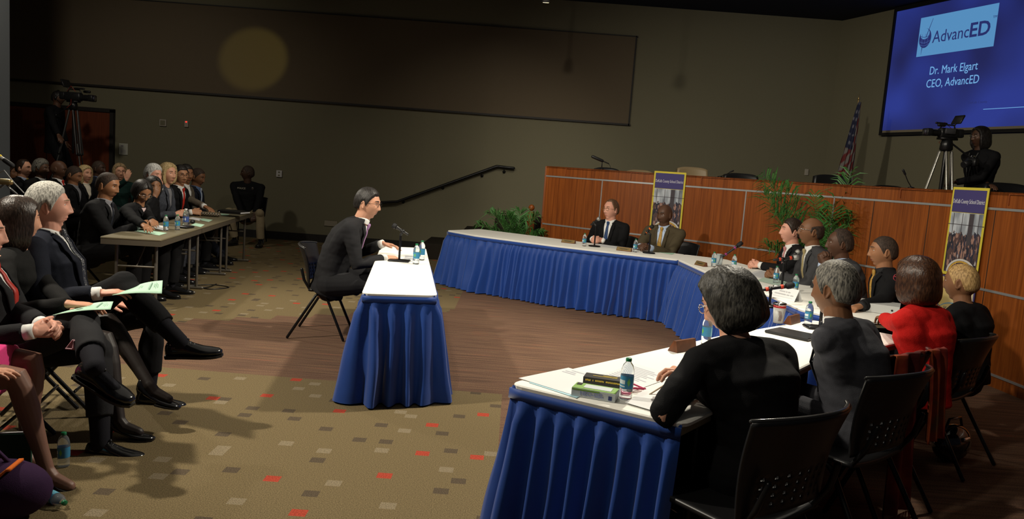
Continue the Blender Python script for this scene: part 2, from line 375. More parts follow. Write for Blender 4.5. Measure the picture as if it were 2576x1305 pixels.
for px in (2189, 2325, 2488, 1690):
    s = s_of_px(px); b = MB(); strip(b, DC, s - .004, s + .004, 0.12, 1.59, 0.002 * OUT, 0); obj('panel_joint', b, M_dark, dais)
M_recess = wood_mat('cherry_recess', (0.15, 0.036, 0.008), (0.27, 0.07, 0.016), 0.45)
for px0, px1 in ((1417, 1492), (1577, 1628), (1753, 1830), (1965, 2060), (2130, 2200), (2250, 2330), (2520, 2570)):
    s0, s1 = s_of_px(px0), s_of_px(px1); b = MB(); fr = 0.008
    strip(b, DC, s0, s1, TOPZ - .012 - fr, TOPZ - .012, 0.014 * OUT, 0); strip(b, DC, s0, s0 + fr * 1.5, 1.64, TOPZ - .012, 0.014 * OUT, 0)
    obj('recess_frame', b, M_recess, dais)

# ---------------------------------------------------------------- projection screen on the angled wall
def SP(s, z, off=0.0): return CORN + SDIR * s + SN * off + Vector((0, 0, z))
scr = thing('projection_screen', 'big blue projection screen showing a logo card and two lines of text', 'screen', tuple(SP(2.6, 2.75, .1)))
def local(me_obj, root):   # keep world-built geometry under an empty that stands at the thing's base
    me = me_obj.data; Mi = root.matrix_basis.inverted(); me.transform(Mi); return me_obj
def quad_slab(b, s0, s1, z0, z1, o0, o1, mi=0):
    c = [SP(s0, z0, o1), SP(s1, z0, o1), SP(s1, z1, o1), SP(s0, z1, o1), SP(s0, z0, o0), SP(s1, z0, o0), SP(s1, z1, o0), SP(s0, z1, o0)]
    return b.add(c, [(0, 1, 2, 3), (7, 6, 5, 4), (0, 4, 5, 1), (3, 2, 6, 7), (1, 5, 6, 2), (0, 3, 7, 4)], mi)
def emis(name, col, s):
    m = bpy.data.materials.new(name); m.use_nodes = True; nt = m.node_tree; bb = nt.nodes['Principled BSDF']
    bb.inputs['Base Color'].default_value = (0.02, 0.02, 0.02, 1); bb.inputs['Roughness'].default_value = .9
    bb.inputs['Emission Color'].default_value = (*col, 1); bb.inputs['Emission Strength'].default_value = s; return m
mscr = emis('screen_picture', (0.012, 0.022, 0.20), 1.0); nt = mscr.node_tree
g = nt.nodes.new('ShaderNodeTexCoord'); n = nt.nodes.new('ShaderNodeTexNoise'); n.inputs['Scale'].default_value = 0.9; n.inputs['Detail'].default_value = 1; nt.links.new(g.outputs['Object'], n.inputs['Vector'])
r = ramp(nt, [(0.35, (0.009, 0.013, 0.09)), (0.65, (0.018, 0.034, 0.24))]); nt.links.new(n.outputs['Fac'], r.inputs[0]); nt.links.new(r.outputs[0], nt.nodes['Principled BSDF'].inputs['Emission Color'])
SW = 4.35
b = MB(); quad_slab(b, 1.36, SW, 2.80, 4.80, 0.06, 0.09); local(obj('picture_area', b, mscr, scr), scr)
b = MB(); quad_slab(b, 1.32, SW + .04, 2.72, 2.76, 0.05, 0.11); quad_slab(b, 1.31, 1.35, 2.72, 4.87, 0.05, 0.11); quad_slab(b, 1.32, SW + .04, 4.80, 4.87, 0.05, 0.11); quad_slab(b, SW, SW + .04, 2.72, 4.87, 0.05, 0.11)
local(obj('frame', b, M_black, scr), scr)
b = MB(); quad_slab(b, 1.36, SW, 2.76, 2.80, 0.05, 0.088); local(obj('bottom_border', b, mat('screen_border', (.2, .17, .12), .8), scr), scr)
mcard = emis('logo_card', (0.085, 0.26, 0.50), 1.0)
b = MB(); quad_slab(b, 1.875, 3.24, 3.985, 4.61, 0.088, 0.093); card = local(obj('logo_card', b, mcard, scr), scr)
mink = emis('logo_ink', (0.014, 0.022, 0.13), 1.0); mtxt = emis('screen_text', (0.16, 0.40, 0.72), 1.0)
ZU = Vector((0, 0, 1))
for tx, s, s1, z, size, m, bold in (('Advanc', 2.15, 2.80, 4.175, 0.27, mink, 0.0), ('ED', 2.80, 3.15, 4.175, 0.30, mink, 0.006), ('Dr. Mark Elgart', 2.17, 3.03, 3.67, 0.185, mtxt, 0.0), ('CEO, AdvancED', 2.14, 3.08, 3.465, 0.185, mtxt, 0.0)):
    pos = SP(s, z, 0.094) if m is mink else SP(s, z, 0.091)
    me = text_mesh(tx, size, align='LEFT', bold=bold, extrude=.0008); wd_ = max(v.co.x for v in me.vertices); bpy.data.meshes.remove(me)
    o = text_on(tx, size, pos, SDIR, ZU, m, scr, align='LEFT', xscale=(s1 - s) / wd_, bold=bold, extrude=0.0008); local(o, scr)
o = text_on('TM', 0.05, SP(3.17, 4.40, 0.094), SDIR, ZU, mink, scr, align='LEFT', extrude=.0008); local(o, scr)
# globe emblem with a tilted stroke
b = MB(); cs, cz = 2.005, 4.27
def disc(b, cs, cz, rs, rz_, off, mi=0, n=36, a0=0, a1=360):
    ring = [SP(cs + rs * math.cos(R_(a0 + (a1 - a0) * k / n)), cz + rz_ * math.sin(R_(a0 + (a1 - a0) * k / n)), off) for k in range(n)]
    b.add(ring, [tuple(range(n))], mi)
disc(b, cs, cz, .115, .155, .0938, 0)
disc(b, cs - .01, cz + .07, .085, .085, .0942, 1)
for k in range(4):
    zz = cz + .045 - .045 * k
    ring = []; n = 14
    for sgn in (1, -1):
        for i in range(n + 1):
            a = i / n if sgn == 1 else 1 - i / n
            ring.append(SP(cs - .095 + .19 * a, zz - .03 * math.sin(math.pi * a) + .004 * sgn, .0946))
    b.add(ring, [tuple(range(len(ring)))], 0 if k < 2 else 2)
for ds_ in (-.05, 0, .05):
    b.add([SP(cs + ds_ - .003, cz - .09, .0946), SP(cs + ds_ + .003, cz - .09, .0946), SP(cs + ds_ * 1.2 + .003, cz + .07, .0946), SP(cs + ds_ * 1.2 - .003, cz + .07, .0946)], [(0, 1, 2, 3)], 2)
b.add([SP(cs + .01, cz + .02, .095), SP(cs + .025, cz + .02, .095), SP(cs + .115, cz + .30, .095), SP(cs + .108, cz + .30, .095)], [(0, 1, 2, 3)], 0)
b.add([SP(cs - .045, cz - .14, .095), SP(cs - .03, cz - .14, .095), SP(cs - .04, cz - .26, .095), SP(cs - .043, cz - .26, .095)], [(0, 1, 2, 3)], 0)
local(obj('globe_emblem', b, [mink, mcard, emis('logo_mid', (0.05, 0.10, 0.30), 1.0)], scr), scr)
o = text_on('DeKalb County', .05, SP(2.95, 3.16, .091), SDIR, ZU, mink, scr, align='LEFT', extrude=.0008); local(o, scr)
b = MB(); quad_slab(b, 3.22, SW, 3.06, 3.068, 0.089, 0.092); local(obj('slide_line', b, mtxt, scr), scr)

# ---------------------------------------------------------------- wall fittings
def plate(name, px, py, wd, ht, label, cat, m=M_plate, th=0.03, extra=None):
    p = D(px, py, YW); t = thing(name, label, cat, (p.x, YW, p.z))
    b = MB(); b.box((0, -th / 2, 0), (wd, th, ht), bev=.006); obj('cover', b, m, t)
    if extra: extra(t, th)
    return t
def led(t, th):
    b = MB(); b.sphere((0, -th, .04), .016); obj('indicator_lamp', b, mat('red_led', (.4, .02, .02), emit=(1, .05, .03), estr=1.2), t)
plate('wall_thermostat', 411, 309, .13, .13, 'square beige box on the wall right of the double door', 'thermostat', extra=lambda t, th: obj('grille', MB().box((0, -th - .002, 0), (.09, .006, .09)), M_wall, t))
plate('alarm_switch', 470, 312, .075, .12, 'small beige wall switch with a red light', 'switch', extra=led)
def sock(t, th):
    for z in (-.03, .03): obj('outlet_socket', MB().box((0, -th - .002, z), (.035, .006, .028), bev=.004), M_wall, t)
plate('outlet_and_smudge', 703, 437, .11, .13, 'pale wall box right of the police officer', 'outlet', mat('plate_light', (.5, .49, .48), .6), extra=sock)
plate('outlet_and_smudge', 832, 562, .25, .11, 'faint wide pale smudge, built as a plate, low on the wall behind the man at the small table', 'wall smudge', mat('smudge_plate', (.27, .24, .18), .7), .012, extra=lambda t, th: obj('added_screw', MB().sphere((.1, -th, 0), .006), M_wall, t))  # plate and screw added in place of a blurred pale smudge
def outl(t, th):
    obj('switch_toggle', MB().box((0, -th - .004, 0), (.02, .012, .03)), M_plate, t)
plate('light_switch', 2028, 433, .07, .12, 'small wall switch above the palm behind the dais', 'switch', extra=outl)
def lines(t, th):
    for k in range(4): obj('printed_line', MB().box((0, -th - .001, -.02 - .02 * k), (.10, .002, .006)), mat('print_grey', (.18, .16, .2), .8), t)
    obj('room_number_mark', MB().box((-.02, -th - .001, .06), (.04, .002, .02)), mat('print_grey', (.18, .16, .2), .8), t)
plate('door_sign', 311, 375, .17, .22, 'pale notice plate beside the double door', 'sign', mat('sign_face', (.42, .42, .36), .5), .015, lines)

# handrail on the back wall
hr = thing('handrail', 'black handrail rising along the back wall beside the steps', 'handrail', tuple(D(1120, 470, YW)))
o0 = hr.location.copy(); o0.y = 0
pts = [D(948, 510, YW - .09), D(984, 508, YW - .09), D(1000, 507, YW - .09), D(1250, 418, YW - .09), D(1292, 423, YW - .09)]
pts = [p - hr.location for p in pts]
b = MB(); b.tube(pts, .028, 10); obj('rail', b, M_blackm, hr, True)
for px, py in ((1013, 504), (1113, 469), (1212, 438), (1268, 428)):
    p = D(px, py, YW - .09) - hr.location; b = MB(); b.tube([p, p + Vector((0, .02, -.03)), p + Vector((0, .085, -.03))], .012, 8); b.lathe([(.03, 0), (.03, .015), (.02, .02)], p + Vector((0, .09, -.03)), rot=Matrix.Rotation(R_(90), 3, 'X')); obj('rail_bracket', b, M_blackm, hr, True)

# newel post by the dais end
np_ = P(1334, 640, 0.0); pp = D(1334, 565, 12.6)
t = thing('newel_post', 'short cherry wood post with ball top at the end of the dais', 'post', (pp.x, 12.6, 0))
tz = D(1334, 515, 12.6).z
b = MB(); b.box((0, 0, (tz - .16) / 2), (.13, .13, tz - .16), bev=.012); b.lathe([(.075, tz - .17), (.06, tz - .15), (.045, tz - .12), (.05, tz - .115)], seg=8); obj('shaft', b, M_cherry, t)
b = MB(); b.lathe([(.02, tz - .125), (.042, tz - .12), (.03, tz - .10)]); b.sphere((0, 0, tz - .045), .052); obj('ball_finial', b, M_cherry, t, True)

# ---------------------------------------------------------------- skirted tables
M_cloth = mat('white_cloth', (0.88, 0.87, 0.81), 0.85, spec=.2, bump=.25, bscale=14, sheen=.1)
M_blue = mat('blue_satin_skirt', (0.007, 0.050, 0.27), 0.55, spec=.35, bump=.3, bscale=10, sheen=.25, var=.08, vscale=30)
M_board = mat('table_board', (.25, .2, .13), .6)
def resample(pts, ds):
    out = [Vector((*pts[0], 0))]; nrm = []
    for i in range(len(pts) - 1):
        a, c = Vector((*pts[i], 0)), Vector((*pts[i + 1], 0)); L = (c - a).length; n = max(1, int(L / ds))
        for k in range(1, n + 1): out.append(a + (c - a) * k / n)
    return out
def round_poly(pts, r=.04):
    n = len(pts); out = []
    for i in range(n):
        a, b_, c = [Vector((*pts[j % n], 0)) for j in (i - 1, i, i + 1)]
        d1 = (a - b_).normalized(); d2 = (c - b_).normalized()
        ang = d1.angle(d2)
        if ang > 2.8: out.append((b_.x, b_.y)); continue
        for k in range(5):
            t = k / 4; q = (b_ + d1 * r) * (1 - t) ** 2 + b_ * 2 * t * (1 - t) + (b_ + d2 * r) * t * t; out.append((q.x, q.y))
    return out
def skirt_mesh(path, ztop, flare, lam, amp, seed, closed=False, rows=16, flares=None):
    pts = resample(path, .012); N = len(pts); b = MB(); rng = random.Random(seed)
    T = []
    for i in range(N):
        a = pts[max(i - 6, 0)]; c = pts[min(i + 6, N - 1)]; t = (c - a).normalized(); T.append(Vector((t.y, -t.x, 0)))
    s = [0]
    for i in range(1, N): s.append(s[-1] + (pts[i] - pts[i - 1]).length)
    # fold phases with uneven widths
    ph = []; x = 0; 
    for i in range(N):
        ph.append(x)
        if i < N - 1: x += (s[i + 1] - s[i]) / (lam * (1 + .75 * noise.noise(Vector((s[i] * 2.3, seed * 7.1, 0)))))
    rings = []
    for j in range(rows + 1):
        t = j / rows; z = ztop * (1 - t) + 0.012
        row = []
        for i in range(N):
            fr = ph[i] % 1.0
            prof = (fr / .3 if fr < .3 else 1 - (fr - .3) / .7)     # asymmetric knife pleat
            prof = prof * prof * (3 - 2 * prof)
            grow = min(1, max(0, (t - .05) / .12)) * (.45 + .75 * t)
            wob = noise.noise(Vector((s[i] * 5, t * 2.5, seed * 3.3))) * .018 * t + noise.noise(Vector((s[i] * 1.6, t * 1.2, seed * 5.3))) * .03 * t
            am = amp * (.55 + .9 * (math.sin(math.floor(ph[i]) * 12.9898 + seed) * 43758.5453 % 1)); am2 = amp * (.55 + .9 * (math.sin((math.floor(ph[i]) + 1) * 12.9898 + seed) * 43758.5453 % 1)); am = am + (am2 - am) * max(0, (fr - .7) / .3)
            off = flare * t ** 1.1 + am * grow * (prof - .25) + wob
            side = noise.noise(Vector((math.floor(ph[i]) * 3.7, t * 1.6, seed))) * .03 * t
            tt = Vector((-T[i].y, T[i].x, 0))
            p = pts[i] + T[i] * off + tt * side
            row.append(Vector((p.x, p.y, z)))
        rings.append(row)
    b.loft(rings, closed=False, caps=False); return b
def skirted(label, clabel, poly, skirt_path, zt=.75, flare=.04, lam=.085, amp=.05, seed=1, group=None):
    cx = sum(p[0] for p in poly) / len(poly); cy = sum(p[1] for p in poly) / len(poly)
    t = thing('skirted_table', label, 'table', (cx, cy, 0))
    L = [(x - cx, y - cy) for x, y in poly]
    b = MB(); poly_prism(b, L, zt - .05, zt - .021); obj('tabletop', b, M_board, t)
    b = skirt_mesh([(x - cx, y - cy) for x, y in skirt_path], zt - .022, flare, lam, amp, seed); o = obj('table_skirt', b, M_blue, t, True)
    b = MB(); sp = resample([(x - cx, y - cy) for x, y in skirt_path], .05); n = len(sp)
    rr = []
    for i in range(n):
        a = sp[max(i - 1, 0)]; c = sp[min(i + 1, n - 1)]; tt = (c - a).normalized(); nn = Vector((tt.y, -tt.x, 0)); q = sp[i]
        rr.append([Vector((q.x, q.y, zt - .062)) + nn * .004, Vector((q.x, q.y, zt - .020)) + nn * .004, Vector((q.x, q.y, zt - .020)) + nn * .012, Vector((q.x, q.y, zt - .062)) + nn * .014])
    b.loft(rr); obj('skirt_band', b, M_blue, t, True)
    for k in range(0, len(L)):
        if len(L) > 6 and k % 2: continue
        q = Vector((*L[k], 0)) * .86; b = MB(); b.tube([(q.x, q.y, .02), (q.x, q.y, zt - .052)], .015, 8); obj('leg', b, M_blackm, t, True)
    # cloth
    rp = round_poly(poly, .05); b = MB(); n = len(rp); C = Vector((cx, cy, 0))
    rings = []
    for off, z in ((.010, zt - .0195), (.013, zt - .006), (.006, zt - .001), (-.02, zt)):
        ring = []
        for i in range(n):
            a = Vector((*rp[i - 1], 0)); c = Vector((*rp[(i + 1) % n], 0)); tt = (c - a).normalized(); nn = Vector((tt.y, -tt.x, 0))
            if nn.dot(Vector((*rp[i], 0)) - C) < 0: nn = -nn
            q = Vector((*rp[i], 0)) + nn * off - C; ring.append(Vector((q.x, q.y, z)))
        rings.append(ring)
    b.loft(rings, caps=False); b.add(rings[-1], [tuple(range(n))]); b.add(rings[0], [tuple(range(n - 1, -1, -1))])
    o = obj('tablecloth', b, M_cloth, None, False, label=clabel, category='tablecloth'); o.location = (cx, cy, .0)
    return t
# small table (camera end, right side, left side skirted)
CT = [(-.96, 4.92), (-.50, 5.05), (-.93, 7.95), (-1.36, 7.82)]
skirted('narrow table with deep blue pleated skirt where the witness man sits', 'white cloth on the narrow table in the middle of the floor', CT, [CT[3], CT[0], CT[1], CT[2]], flare=.075, lam=.115, amp=.085, seed=3)
TA = [(-.92, 10.49), (-.5, 10.02), (.5, 9.38), (1.35, 8.98), (1.93, 8.75), (2.15, 9.45), (1.0, 10.15), (.35, 10.6), (-.5, 11.15)]
skirted('long far table of the horseshoe with a blue pleated skirt below the dais', 'white cloth on the far table below the dais', TA, [TA[8], TA[0], TA[1], TA[2], TA[3], TA[4]], flare=.09, lam=.11, amp=.085, seed=5)
TB = [(1.94, 8.74), (1.99, 7.67), (2.18, 6.19), (2.2, 5.6), (2.42, 5.28), (2.95, 5.35), (2.92, 6.6), (2.78, 8.3), (2.6, 9.2), (2.16, 9.44)]
skirted('right table of the horseshoe with blue skirt, four men seated behind', 'white cloth on the right table in front of the four men', TB, [TB[0], TB[1], TB[2], TB[3], TB[4]], flare=.09, lam=.11, amp=.085, seed=8)
TD = [(.04, 3.02), (1.27, 4.36), (2.1, 5.14), (2.56, 4.72), (1.62, 3.89), (.66, 2.66)]
skirted('near right table with blue skirt and the women and grey suited man seated', 'white cloth on the near table with papers and boxes', TD, [TD[2], TD[1], TD[0], TD[5]], flare=.09, lam=.105, amp=.08, seed=11)
# ================================================================ PEOPLE
def skin(name, c):
    m = mat('skin_' + name, c, 0.48, spec=0.35, bump=.12, bscale=260, var=.07, vscale=22); return m
SK = {'fair': skin('fair', (.62, .32, .21)), 'pink': skin('pink', (.66, .33, .24)), 'tan': skin('tan', (.44, .22, .12)), 'brown': skin('brown', (.20, .092, .045)),
      'deep': skin('deep', (.095, .045, .026)), 'dark': skin('dark', (.055, .028, .018)), 'warm': skin('warm', (.30, .14, .07))}
LIP = {'fair': (.52, .21, .15), 'pink': (.56, .22, .17), 'tan': (.34, .13, .08), 'brown': (.15, .05, .035), 'deep': (.09, .035, .03), 'dark': (.06, .028, .024), 'warm': (.22, .07, .05)}
M_eyew = mat('eye_white', (.62, .58, .54), .25); M_pup = mat('eye_pupil', (.015, .01, .008), .15)
def cloth(name, c, **k): return mat('cloth_' + name, c, k.pop('rough', .85), spec=.15, bump=.35, bscale=k.pop('bs', 330), var=k.pop('var', .12), vscale=60, sheen=k.pop('sheen', .0), **k)
def striped(name, c1, c2, sc_, ang=40, mode='X'):
    if 'tie_' + name in MATS: return MATS['tie_' + name]
    m = bpy.data.materials.new('tie_' + name); m.use_nodes = True; nt = m.node_tree; L = nt.links; b = nt.nodes['Principled BSDF']; b.inputs['Roughness'].default_value = .5
    tc = nt.nodes.new('ShaderNodeTexCoord'); mp = nt.nodes.new('ShaderNodeMapping'); mp.inputs['Rotation'].default_value = (R_(ang), R_(ang) * .4, 0); L.new(tc.outputs['Object'], mp.inputs[0])
    wv = nt.nodes.new('ShaderNodeTexWave' if mode != 'V' else 'ShaderNodeTexVoronoi'); wv.inputs['Scale'].default_value = sc_; L.new(mp.outputs[0], wv.inputs['Vector'])
    if mode != 'V': wv.bands_direction = 'Z'
    r = ramp(nt, [(0.0, c1), (0.5, c2)], 'CONSTANT') if mode != 'V' else ramp(nt, [(0.0, c2), (0.45, c1)]); L.new(wv.outputs[1 if mode != 'V' else 0], r.inputs[0]); L.new(r.outputs[0], b.inputs['Base Color']); MATS['tie_' + name] = m; return m

# ---- head surface: direction (azimuth from the face, elevation) -> point
def sm(x, a, b_):
    t = np.clip((x - a) / (b_ - a), 0, 1); return t * t * (3 - 2 * t)
def head_pts(az, el, fem=0.0, jaw=1.0, old=0.0):
    cx, cy, cz = np.cos(el) * np.cos(az), np.cos(el) * np.sin(az), np.sin(el)
    a = np.where(cx > 0, .096, .104); bb = .076; c = np.where(cz > 0, .122, .118); n = 2.25
    r = 1 / ((np.abs(cx) / a) ** n + (np.abs(cy) / bb) ** n + (np.abs(cz) / c) ** n) ** (1 / n)
    x, y, z = r * cx, r * cy, r * cz
    low = sm(-z, .0, .115)
    y = y * (1 - (.27 + .07 * fem) * low / jaw)
    x = np.where(x > 0, x * (1 - .10 * low), x * (1 - .50 * sm(-z, .02, .11)))
    x = np.where(x > 0, x * (1 - .12 * sm(z, .06, .12)), x)
    f = np.clip(cx, 0, 1)
    g = lambda v, m, s: np.exp(-((v - m) / s) ** 2)
    fr = sm(x, .01, .05)
    x = x + fr * (.013 * g(z, -.104, .018) * g(y, 0, .026))                      # chin
    x = x + fr * (.0075 * (1 - .5 * fem) * g(z, .034, .009) * g(np.abs(y), .026, .022))       # brow
    x = x - fr * (.0120 * g(z, .014, .013) * g(np.abs(y), .033, .016))           # eye sockets
    prof = np.where(z > -.030, .006 + .020 * np.clip((.030 - z) / .060, 0, 1) ** 1.3, .026 * np.exp(-((z + .030) / .009) ** 2))
    prof = np.where(z > .030, .007 * np.exp(-((z - .030) / .012) ** 2), prof)
    wdt = .0085 + .006 * sm(-z, .005, .032)
    x = x + fr * prof * g(y, 0, wdt)                                             # nose
    x = x + fr * .007 * g(z, -.032, .008) * g(np.abs(y), .014, .006)             # nostrils
    lipw = g(y, 0, .024)
    x = x + fr * (.0085 * g(z, -.0565, .0045) + .0085 * g(z, -.0695, .0055)) * lipw - fr * .005 * g(z, -.063, .0022) * lipw
    x = x - fr * .006 * g(z, -.084, .008) * g(y, 0, .022)
    x = x + fr * .0045 * g(z, -.020, .022) * g(np.abs(y), .042, .016)            # cheeks
    x = x - fr * (.002 + .003 * old) * g(z, -.052, .018) * g(np.abs(y), .036, .007)
    return np.stack([x, y, z], -1)
def head_grid(nu, nv, e0=-89.5, e1=89.5, **k):
    u = np.linspace(0, 2 * np.pi, nu, endpoint=False); az = u - .45 * np.sin(u)      # denser at the face
    t = np.linspace(e0, e1, nv) * np.pi / 180
    A, E = np.meshgrid(az, t); return head_pts(A, E, **k), A, E
def remesh(me, vox, smooth=2, fac=.5):
    o = bpy.data.objects.new('tmp', me); COL.objects.link(o)
    m = o.modifiers.new('r', 'REMESH'); m.mode = 'VOXEL'; m.voxel_size = vox; m.adaptivity = 0
    if smooth: s = o.modifiers.new('s', 'SMOOTH'); s.iterations = smooth; s.factor = fac
    bpy.context.view_layer.update(); dg = bpy.context.evaluated_depsgraph_get()
    n = bpy.data.meshes.new_from_object(o.evaluated_get(dg)); bpy.data.objects.remove(o); bpy.data.meshes.remove(me); n.shade_smooth(); return n
def ik(a, t, l1, l2, pole):
    a, t = Vector(a), Vector(t); d = t - a; L = min(max(d.length, abs(l1 - l2) + .01), (l1 + l2) * .998); dn = d.normalized(); t = a + dn * L
    q = (l1 * l1 - l2 * l2 + L * L) / (2 * L); h = math.sqrt(max(l1 * l1 - q * q, 0)); p = Vector(pole); p = p - dn * p.dot(dn); p = p.normalized() if p.length > 1e-5 else dn.orthogonal()
    return a + dn * q + p * h, t

HAIRDEF = {}
def hair_mesh(style, s, fem, col_noise=0, head_kw={}):
    """scalp hair as an offset shell of the head; its rim dives into the skin"""
    nu, nv = 96, 64
    Pn, A, E = head_grid(nu, nv, -80, 89.5, **head_kw)
    az = np.abs((A + np.pi) % (2 * np.pi) - np.pi); deg = np.degrees(az); z = Pn[..., 2]; x = Pn[..., 0]
    if style in ('short', 'crop', 'receding', 'fringe', 'full'):
        # hairline height by azimuth: front, temple, sideburn, around the ear, nape
        hl = np.interp(deg, [0, 30, 48, 62, 80, 92, 108, 125, 180], [.076, .074, .055, .030, -.018, .022, .010, -.045, -.062])
        if style == 'receding': hl = np.interp(deg, [0, 20, 40, 62, 80, 92, 108, 125, 180], [.100, .104, .100, .045, -.015, .022, .010, -.045, -.062])
        th = {'short': .013, 'crop': .0045, 'receding': .009, 'fringe': .007, 'full': .020}[style]
        d = z - hl
        if style == 'fringe':   # bald crown, hair only round the sides and back
            top = np.interp(deg, [0, 60, 75, 120, 180], [-.2, -.2, .045, .062, .070]); d = np.minimum(d, (top - z))
        off = th * sm(d, -.004, .016) - .006 * (1 - sm(d, -.006, .003))
        if style in ('short', 'full', 'receding'): off = off + th * .35 * sm(z, .06, .12)
        off = np.where(d < -.02, -.012, off)
        keep = d > -.016
        nrm = Pn / np.linalg.norm(Pn, axis=-1, keepdims=True)
        Q = Pn + nrm * off[..., None]
    else:
        L, W_, face = {'bob': (.150, .024, 52), 'long': (.185, .022, 56), 'puff': (.125, .036, 54), 'bobdark': (.135, .028, 58), 'messy': (.118, .024, 60), 'pixie': (.075, .016, 50), 'bun': (.02, .012, 62), 'straight': (.165, .020, 58)}[style]
        a = .104 + W_ * .8; bb = .078 + W_; ct = .122 + W_ * .75
        cx, cy, cz = np.cos(E) * np.cos(A), np.cos(E) * np.sin(A), np.sin(E)
        c = np.where(cz > 0, ct, L); n = 2.2 + .9 * sm(-cz, .0, .6)
        r = 1 / ((np.abs(cx) / a) ** n + (np.abs(cy) / bb) ** n + (np.abs(cz) / c) ** n) ** (1 / n)
        Q = np.stack([r * cx, r * cy, r * cz], -1)
        lim = np.interp(z, [-.12, -.04, .02, .055, .078, .09], [face + 8, face + 2, face - 2, face * .8, face * .45, 0])
        d = (deg - lim) / 60.0
        t = sm(d, -.06, .10)
        Q = Pn * .95 * (1 - t[..., None]) + Q * t[..., None]
        keep = (d > -.10)
    amp = {'puff': .004, 'messy': .0045, 'bobdark': .0022, 'bob': .0016, 'full': .0022}.get(style, .0012)
    Qf = Q.copy(); 
    for j in range(Q.shape[0]):
        for i in range(Q.shape[1]):
            v = Q[j, i]; q = noise.noise(Vector((float(A[j, i]) * 9, float(E[j, i]) * 2.2, 3.1 + s))) + .6 * noise.noise(Vector((float(A[j, i]) * 22, float(E[j, i]) * 4, s)))
            if style in ('crop',): q *= .3
            Qf[j, i] = v * (1 + amp * q / max(np.linalg.norm(v), .05))
    b = MB(); nV, nU = Q.shape[:2]
    fs = []
    for j in range(nV - 1):
        for i in range(nU):
            i2 = (i + 1) % nU
            if keep[j, i] or keep[j, i2] or keep[j + 1, i] or keep[j + 1, i2]: fs.append((j * nU + i, j * nU + i2, (j + 1) * nU + i2, (j + 1) * nU + i))
    top = nV * nU; fs += [((nV - 1) * nU + i, (nV - 1) * nU + (i + 1) % nU, top) for i in range(nU)]
    vs = [tuple(v) for v in Qf.reshape(-1, 3)] + [tuple(Qf[-1].mean(0) + np.array([0, 0, .0005]))]
    used = sorted({k for f in fs for k in f}); mp = {k: i for i, k in enumerate(used)}
    b.add([vs[k] for k in used], [tuple(mp[k] for k in f) for f in fs]); return b

def hair_mat(name, c, rough=.45, hi=None):
    key = 'hair_' + name
    if key in MATS: return MATS[key]
    m = bpy.data.materials.new(key); m.use_nodes = True; nt = m.node_tree; L = nt.links; b = nt.nodes['Principled BSDF']
    tc = nt.nodes.new('ShaderNodeTexCoord'); mp = nt.nodes.new('ShaderNodeMapping'); mp.inputs['Scale'].default_value = (1, 1, .25); L.new(tc.outputs['Object'], mp.inputs[0])
    n = nt.nodes.new('ShaderNodeTexNoise'); n.inputs['Scale'].default_value = 130; n.inputs['Detail'].default_value = 4; L.new(mp.outputs[0], n.inputs['Vector'])
    hi = hi or tuple(min(1, x * 1.9 + .004) for x in c); r = ramp(nt, [(.35, tuple(x * .6 for x in c)), (.68, hi)]); L.new(n.outputs['Fac'], r.inputs[0]); L.new(r.outputs[0], b.inputs['Base Color'])
    bp = nt.nodes.new('ShaderNodeBump'); bp.inputs['Strength'].default_value = .7; bp.inputs['Distance'].default_value = .004; L.new(n.outputs['Fac'], bp.inputs['Height']); L.new(bp.outputs[0], b.inputs['Normal'])
    b.inputs['Roughness'].default_value = rough; b.inputs['Specular IOR Level'].default_value = .35; MATS[key] = m; return m
HAIR = {'black': hair_mat('black', (.012, .010, .009)), 'dark': hair_mat('dark_brown', (.022, .013, .009), .35), 'grey': hair_mat('grey', (.28, .27, .24), .6, (.62, .60, .54)), 'white': hair_mat('white', (.45, .45, .44), .6, (.75, .75, .72)),
        'salt': hair_mat('salt_and_pepper', (.030, .028, .026), .6, (.24, .225, .19)), 'brown': hair_mat('brown', (.09, .045, .022)), 'blond': hair_mat('blond', (.42, .29, .12), .45, (.70, .53, .28)), 'gold': hair_mat('short_gold', (.34, .20, .07), .6, (.55, .36, .15)),
        'auburn': hair_mat('auburn', (.028, .012, .008), .3, (.075, .032, .015)), 'ash': hair_mat('ash', (.26, .17, .08), .5, (.45, .32, .18)), 'greydark': hair_mat('grey_streaked', (.012, .011, .010), .5, (.075, .070, .058)), 'stubble': hair_mat('stubble', (.030, .018, .012), .7)}

